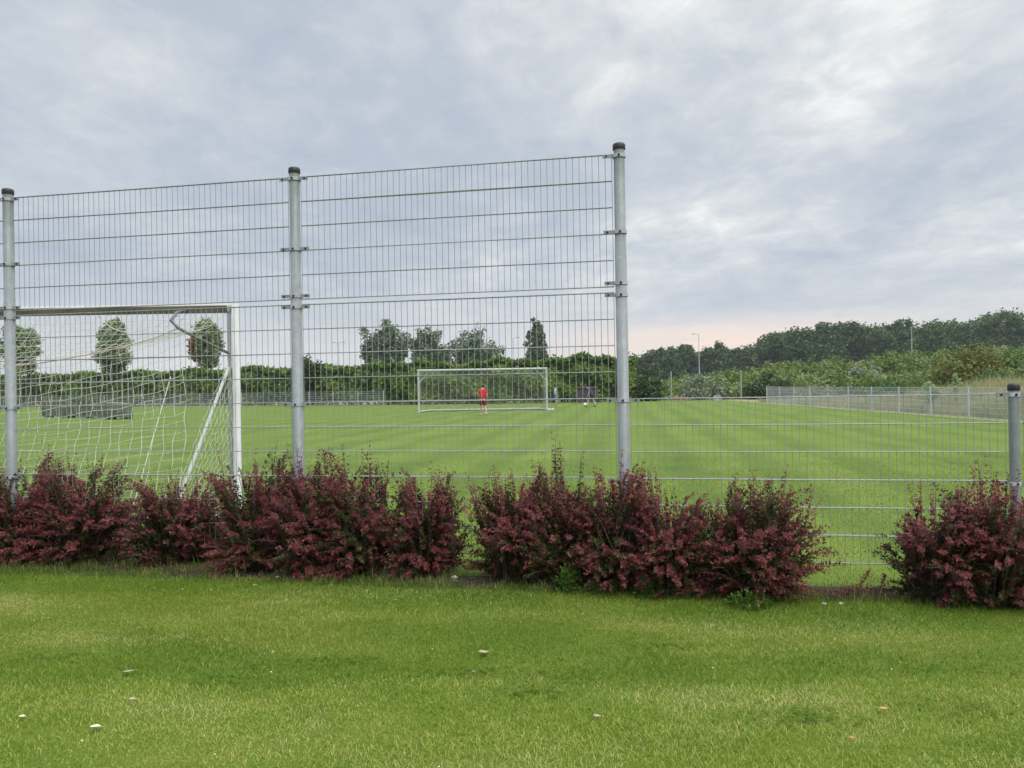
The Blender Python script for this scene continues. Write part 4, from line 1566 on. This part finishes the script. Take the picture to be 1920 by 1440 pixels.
cr = [('dark grey crate at the left end of the row beyond the near goal net', 104, 783, 46), ('dusty grey crate with a stained lid, second in the row beyond the near goal net', 142, 783, 34),
      ('dark low crate in the middle of the row beyond the near goal net', 176, 784, 38), ('dark grey crate at the right end of the row, nearest the thin grey pole', 222, 786, 46)]
for i, (lab, px, py, wpx) in enumerate(cr):
    b = gnd(px, py)
    W = wpx * b.y / F * [.8, .9, .85, .95][i]
    H = [.95, .66, .74, .88][i]
    o = tag(empty('crate', b, [.05, -.04, .03, -.06][i]), lab, 'crate', 'dark crates in a row at the left of the field')
    mb = MB()
    for k in range(3):
        mb.box((0, 0, .10 + (H - .14) * (k + .5) / 3), (W - .06 + .03 * (k % 2), .9, (H - .14) / 3 - .025), None, 0, .04)
    for s in (-.4, -.13, .13, .4):
        mb.box((s * W, -.46, H / 2 + .02), (.06, .05, H - .22), None, 0)
    mb.build('body', DARKG, o)
    mb = MB()
    mb.box((0, 0, H - .02), (W, .96, .07), Matrix.Rotation(.05 * (i - 1.5), 4, 'Y'), 0, .05)
    mb.build('lid', LIDG, o)
    for s in (-1, 1):
        mb = MB()
        mb.box((s * W * .33, 0, .045), (.16, .86, .09), None, 0, .02)
        mb.build('skid', M['greymetal'] if i in (1, 2) else DARKG, o)

# ------------------------------------------------------------------ people


def skin_obj(name, nodes, edges, mat, parent, root=0, sub=2):
    """nodes: list of ((x,y,z), rx, ry)"""
    me = bpy.data.meshes.new(name)
    me.from_pydata([n[0] for n in nodes], edges, [])
    ob = bpy.data.objects.new(name, me)
    COL.objects.link(ob)
    md = ob.modifiers.new('skin', 'SKIN')
    md.use_smooth_shade = True
    sv = me.skin_vertices[0].data
    for i, n in enumerate(nodes):
        sv[i].radius = (n[1], n[2] if len(n) > 2 else n[1])
        sv[i].use_root = (i == root)
    ms = ob.modifiers.new('sub', 'SUBSURF')
    ms.levels = ms.render_levels = sub
    dg = bpy.context.evaluated_depsgraph_get()
    dg.update()
    m2 = bpy.data.meshes.new_from_object(ob.evaluated_get(dg))
    m2.name = name
    ob.modifiers.clear()
    ob.data = m2
    bpy.data.meshes.remove(me)
    m2.materials.clear()
    m2.materials.append(mat)
    ob.parent = parent
    return ob


def person(label, loc, rz, H, J, shirt, shorts, socks, shoes, hairc):
    """J: joint dict in units of H, x right, y forward, z up (shared names below)"""
    o = tag(empty('person', loc, rz), label, 'person', 'children playing football')
    V = {k: Vector(v) * H for k, v in J.items()}
    s = H
    nodes, edges = [], []

    def add(p, r, prev=None, r2=None):
        nodes.append((tuple(p), r * s, (r2 or r) * s))
        i = len(nodes) - 1
        if prev is not None:
            edges.append((prev, i))
        return i
    pel = add(V['pelvis'], .062, None, .05)
    wa = add(V['waist'], .058, pel, .045)
    ch = add(V['chest'], .070, wa, .05)
    nb = add(V['neck'], .034, ch)
    hb = add(V['neck'].lerp(V['head'], .5), .030, nb)
    hd = add(V['head'], .052, hb, .058)
    add(V['head'] + (V['head'] - V['neck']) * .38, .042, hd)
    fwd = V['face']
    add(V['head'] + fwd * .040 + Vector((0, 0, -.006 * s)), .012, hd)         # nose and brow ridge
    for sd_ in ('l', 'r'):
        sh = add(V['sh' + sd_], .034, ch)
        e = add(V['el' + sd_], .024, sh)
        w_ = add(V['wr' + sd_], .016, e)
        hv = (V['wr' + sd_] - V['el' + sd_]).normalized()
        palm = add(V['wr' + sd_] + hv * .035 * s, .018, w_, .010)
        sidev = Vector((1, 0, 0)) if abs(hv.x) < .7 else Vector((0, 1, 0))
        yv = hv.cross(sidev).normalized()
        sidev = yv.cross(hv)
        for k, fl in ((-1.5, .036), (-.5, .042), (.5, .040), (1.5, .032)):
            kn = add(V['wr' + sd_] + hv * .055 * s + yv * k * .0085 * s, .0052, palm)
            add(V['wr' + sd_] + hv * (.055 + fl * .9) * s + yv * k * .0095 * s + sidev * .012 * s, .0042, kn)
        th = add(V['wr' + sd_] + hv * .035 * s + yv * -.020 * s, .0055, palm)
        add(V['wr' + sd_] + hv * .062 * s + yv * -.030 * s + sidev * .006 * s, .0045, th)
    for sd_ in ('l', 'r'):
        hp = add(V['hip' + sd_], .050, pel)
        kn = add(V['kn' + sd_], .033, hp)
        cf = add(V['kn' + sd_].lerp(V['an' + sd_], .35), .032, kn)
        an = add(V['an' + sd_], .020, cf)
        add(V['an' + sd_] + V['toe' + sd_] * .055, .018, an)
    skin_obj('body', nodes, edges, M['skin'], o)
    # shirt
    n2 = [(tuple(V['pelvis'] + Vector((0, 0, -.03 * s))), .106 * s, .092 * s), (tuple(V['waist']), .100 * s, .086 * s), (tuple(V['chest']), .104 * s, .086 * s), (tuple(V['neck'].lerp(V['chest'], .12)), .052 * s, .050 * s)]
    e2 = [(0, 1), (1, 2), (2, 3)]
    for sd_ in ('l', 'r'):
        b = len(n2)
        n2.append((tuple(V['sh' + sd_]), .046 * s, .046 * s))
        n2.append((tuple(V['sh' + sd_].lerp(V['el' + sd_], .75)), .040 * s, .040 * s))
        e2 += [(2, b), (b, b + 1)]
    skin_obj('shirt', n2, e2, shirt, o)
    n3 = [(tuple(V['pelvis'] + Vector((0, 0, .02 * s))), .092 * s, .080 * s)]
    e3 = []
    for sd_ in ('l', 'r'):
        b = len(n3)
        n3.append((tuple(V['hip' + sd_]), .072 * s, .074 * s))
        n3.append((tuple(V['hip' + sd_].lerp(V['kn' + sd_], .90)), .064 * s, .066 * s))
        e3 += [(0, b), (b, b + 1)]
    skin_obj('shorts', n3, e3, shorts, o)
    for sd_ in ('l', 'r'):
        k, a, tv = V['kn' + sd_], V['an' + sd_], V['toe' + sd_]
        if socks:
            skin_obj('sock', [(tuple(k.lerp(a, .25)), .036 * s), (tuple(k.lerp(a, .5)), .035 * s), (tuple(a), .025 * s)], [(0, 1), (1, 2)], socks, o)
        skin_obj('shoe', [(tuple(a - tv * .018 + Vector((0, 0, -.018 * s))), .027 * s), (tuple(a + tv * .05 + Vector((0, 0, -.022 * s))), .028 * s, .022 * s), (tuple(a + tv * .11 + Vector((0, 0, -.028 * s))), .020 * s, .015 * s)], [(0, 1), (1, 2)], shoes, o)
    up = (V['head'] - V['neck']).normalized()
    skin_obj('hair', [(tuple(V['head'] - fwd * .048 - up * .040 * s), .062 * s, .060 * s), (tuple(V['head'] - fwd * .010 + up * .028 * s), .056 * s, .056 * s), (tuple(V['head'] + fwd * .018 + up * .050 * s), .040 * s, .038 * s)], [(0, 1), (1, 2)], hairc, o)
    mb = MB()
    rt = fwd.cross(Vector((0, 0, 1))).normalized()
    for q in (-1, 1):
        c = V['head'] + fwd * .046 + rt * q * .019 * s
        mb.lathe([(.0005, -.006 * s), (.007 * s, 0), (.0005, .006 * s)], 8, c)
    mb.build('eye', M['bolt'], o)
    mb = MB()
    for q in (-1, 1):
        c = V['head'] + rt * q * .054 * s
        mb.lathe([(.0005, -.018 * s), (.010 * s, 0), (.0005, .016 * s)], 8, c)
    mb.build('ear', M['skin'], o)


BASEJ = dict(pelvis=(0, 0, .525), waist=(0, .005, .62), chest=(0, .0, .735), neck=(0, 0, .825), head=(0, .01, .925), face=(0, 1, 0),
             shl=(-.092, 0, .775), shr=(.092, 0, .775), ell=(-.112, -.01, .63), elr=(.112, -.01, .63), wrl=(-.14, .03, .49), wrr=(.145, .03, .49),
             hipl=(-.052, 0, .49), hipr=(.052, 0, .49), knl=(-.058, .01, .28), knr=(.06, .01, .28), anl=(-.06, -.005, .045), anr=(.065, -.005, .045), toel=(0, 1, 0), toer=(0, 1, 0))
CL = lambda n, c: m_simple(n, c, tuple(q * .8 for q in c), 15, .8)

# red: walking away from the camera towards the goal, head bowed, heel of the right leg lifting
J = dict(BASEJ)
J.update(head=(0, .075, .885), neck=(0, .018, .815), face=(0, .85, -.5), elr=(.125, .0, .635), wrr=(.15, .04, .50), ell=(-.112, -.01, .63), wrl=(-.12, .04, .49), knl=(-.05, .045, .28), anl=(-.058, .02, .045),
         knr=(.075, .01, .275), anr=(.105, -.11, .085), toer=(.35, .8, -.35), hipr=(.052, 0, .49))
p = gnd(905.5, 778.2)
person('child in red shirt, dark red shorts and white shoes standing before the distant goal', p, R(0), 1.62, J, CL('red_shirt', (.62, .012, .03)), CL('dark_red_shorts', (.27, .010, .022)), None, CL('white_shoes', (.72, .72, .68)), CL('black_hair', (.015, .012, .01)))
# light blue: facing right
J = dict(BASEJ)
J.update(head=(0, .03, .925), ell=(-.125, -.03, .63), wrl=(-.11, .06, .51), elr=(.125, -.03, .63), wrr=(.11, .06, .51), knl=(-.055, .03, .28), anl=(-.055, -.05, .05), knr=(.055, .02, .28), anr=(.055, .045, .045))
p = gnd(1042, 763)
person('child in a light blue shirt and blue shorts, facing right beside the distant goal', p, R(-100), 1.50, J, CL('pale_blue_shirt', (.34, .52, .64)), CL('blue_shorts', (.09, .25, .60)), None, CL('tan_shoes', (.5, .36, .26)), CL('brown_hair', (.06, .032, .018)))
# navy: stooping over the ball, legs apart, facing left
J = dict(BASEJ)
J.update(waist=(0, .03, .60), chest=(0, .09, .70), neck=(0, .155, .77), head=(0, .225, .845), face=(0, .85, -.5), shl=(-.105, .12, .745), shr=(.105, .10, .745), ell=(-.16, .10, .60), elr=(.15, .03, .60), wrl=(-.15, .14, .48), wrr=(.13, .02, .46),
         knl=(-.06, .14, .285), anl=(-.06, .19, .05), knr=(.06, -.06, .285), anr=(.06, -.17, .045))
p = gnd(1109.5, 762.3)
person('child in a navy top and dark shorts stooping towards the ball with legs apart', p, R(80), 1.58, J, CL('navy_shirt', (.055, .06, .17)), CL('dark_maroon_shorts', (.055, .018, .03)), CL('white_socks', (.6, .58, .5)), CL('black_shoes', (.02, .02, .02)), CL('dark_brown_hair', (.05, .028, .018)))


def ball():
    b = gnd(1097, 761.5)
    m, t = new_mat('football_panels')
    tc = t.n('ShaderNodeTexCoord').outputs['Object']
    vo = t.n('ShaderNodeTexVoronoi')
    vo.inputs['Scale'].default_value = 9.0
    t.l(tc, vo.inputs['Vector'])
    f = t.mapr(vo.outputs['Distance'], .12, .16)
    finish(t, t.mix(f, (.1, .1, .1), (.82, .82, .76)), .4)
    mb = MB()
    mb.lathe([(.11 * math.sin(math.pi * k / 12) + .0004, -.11 * math.cos(math.pi * k / 12)) for k in range(13)], 18)
    o = mb.build('football', m)
    o.location = (b.x, b.y, .112)
    tag(o, 'white football on the grass at the foot of the child in navy', 'ball')


ball()


def haze():
    m, t = new_mat('haze_air')
    v = t.n('ShaderNodeVolumePrincipled')
    v.inputs['Color'].default_value = (0.86, 0.92, 1.0, 1.0)
    v.inputs['Density'].default_value = 0.00032
    o = t.n('ShaderNodeOutputMaterial')
    t.l(v.outputs[0], o.inputs['Volume'])
    mb = MB()
    mb.box((0, 690, 16.0), (1820, 1640, 34.4))
    tag(mb.build('haze', m), 'thin evening haze over the field', 'haze', kind='stuff')


haze()
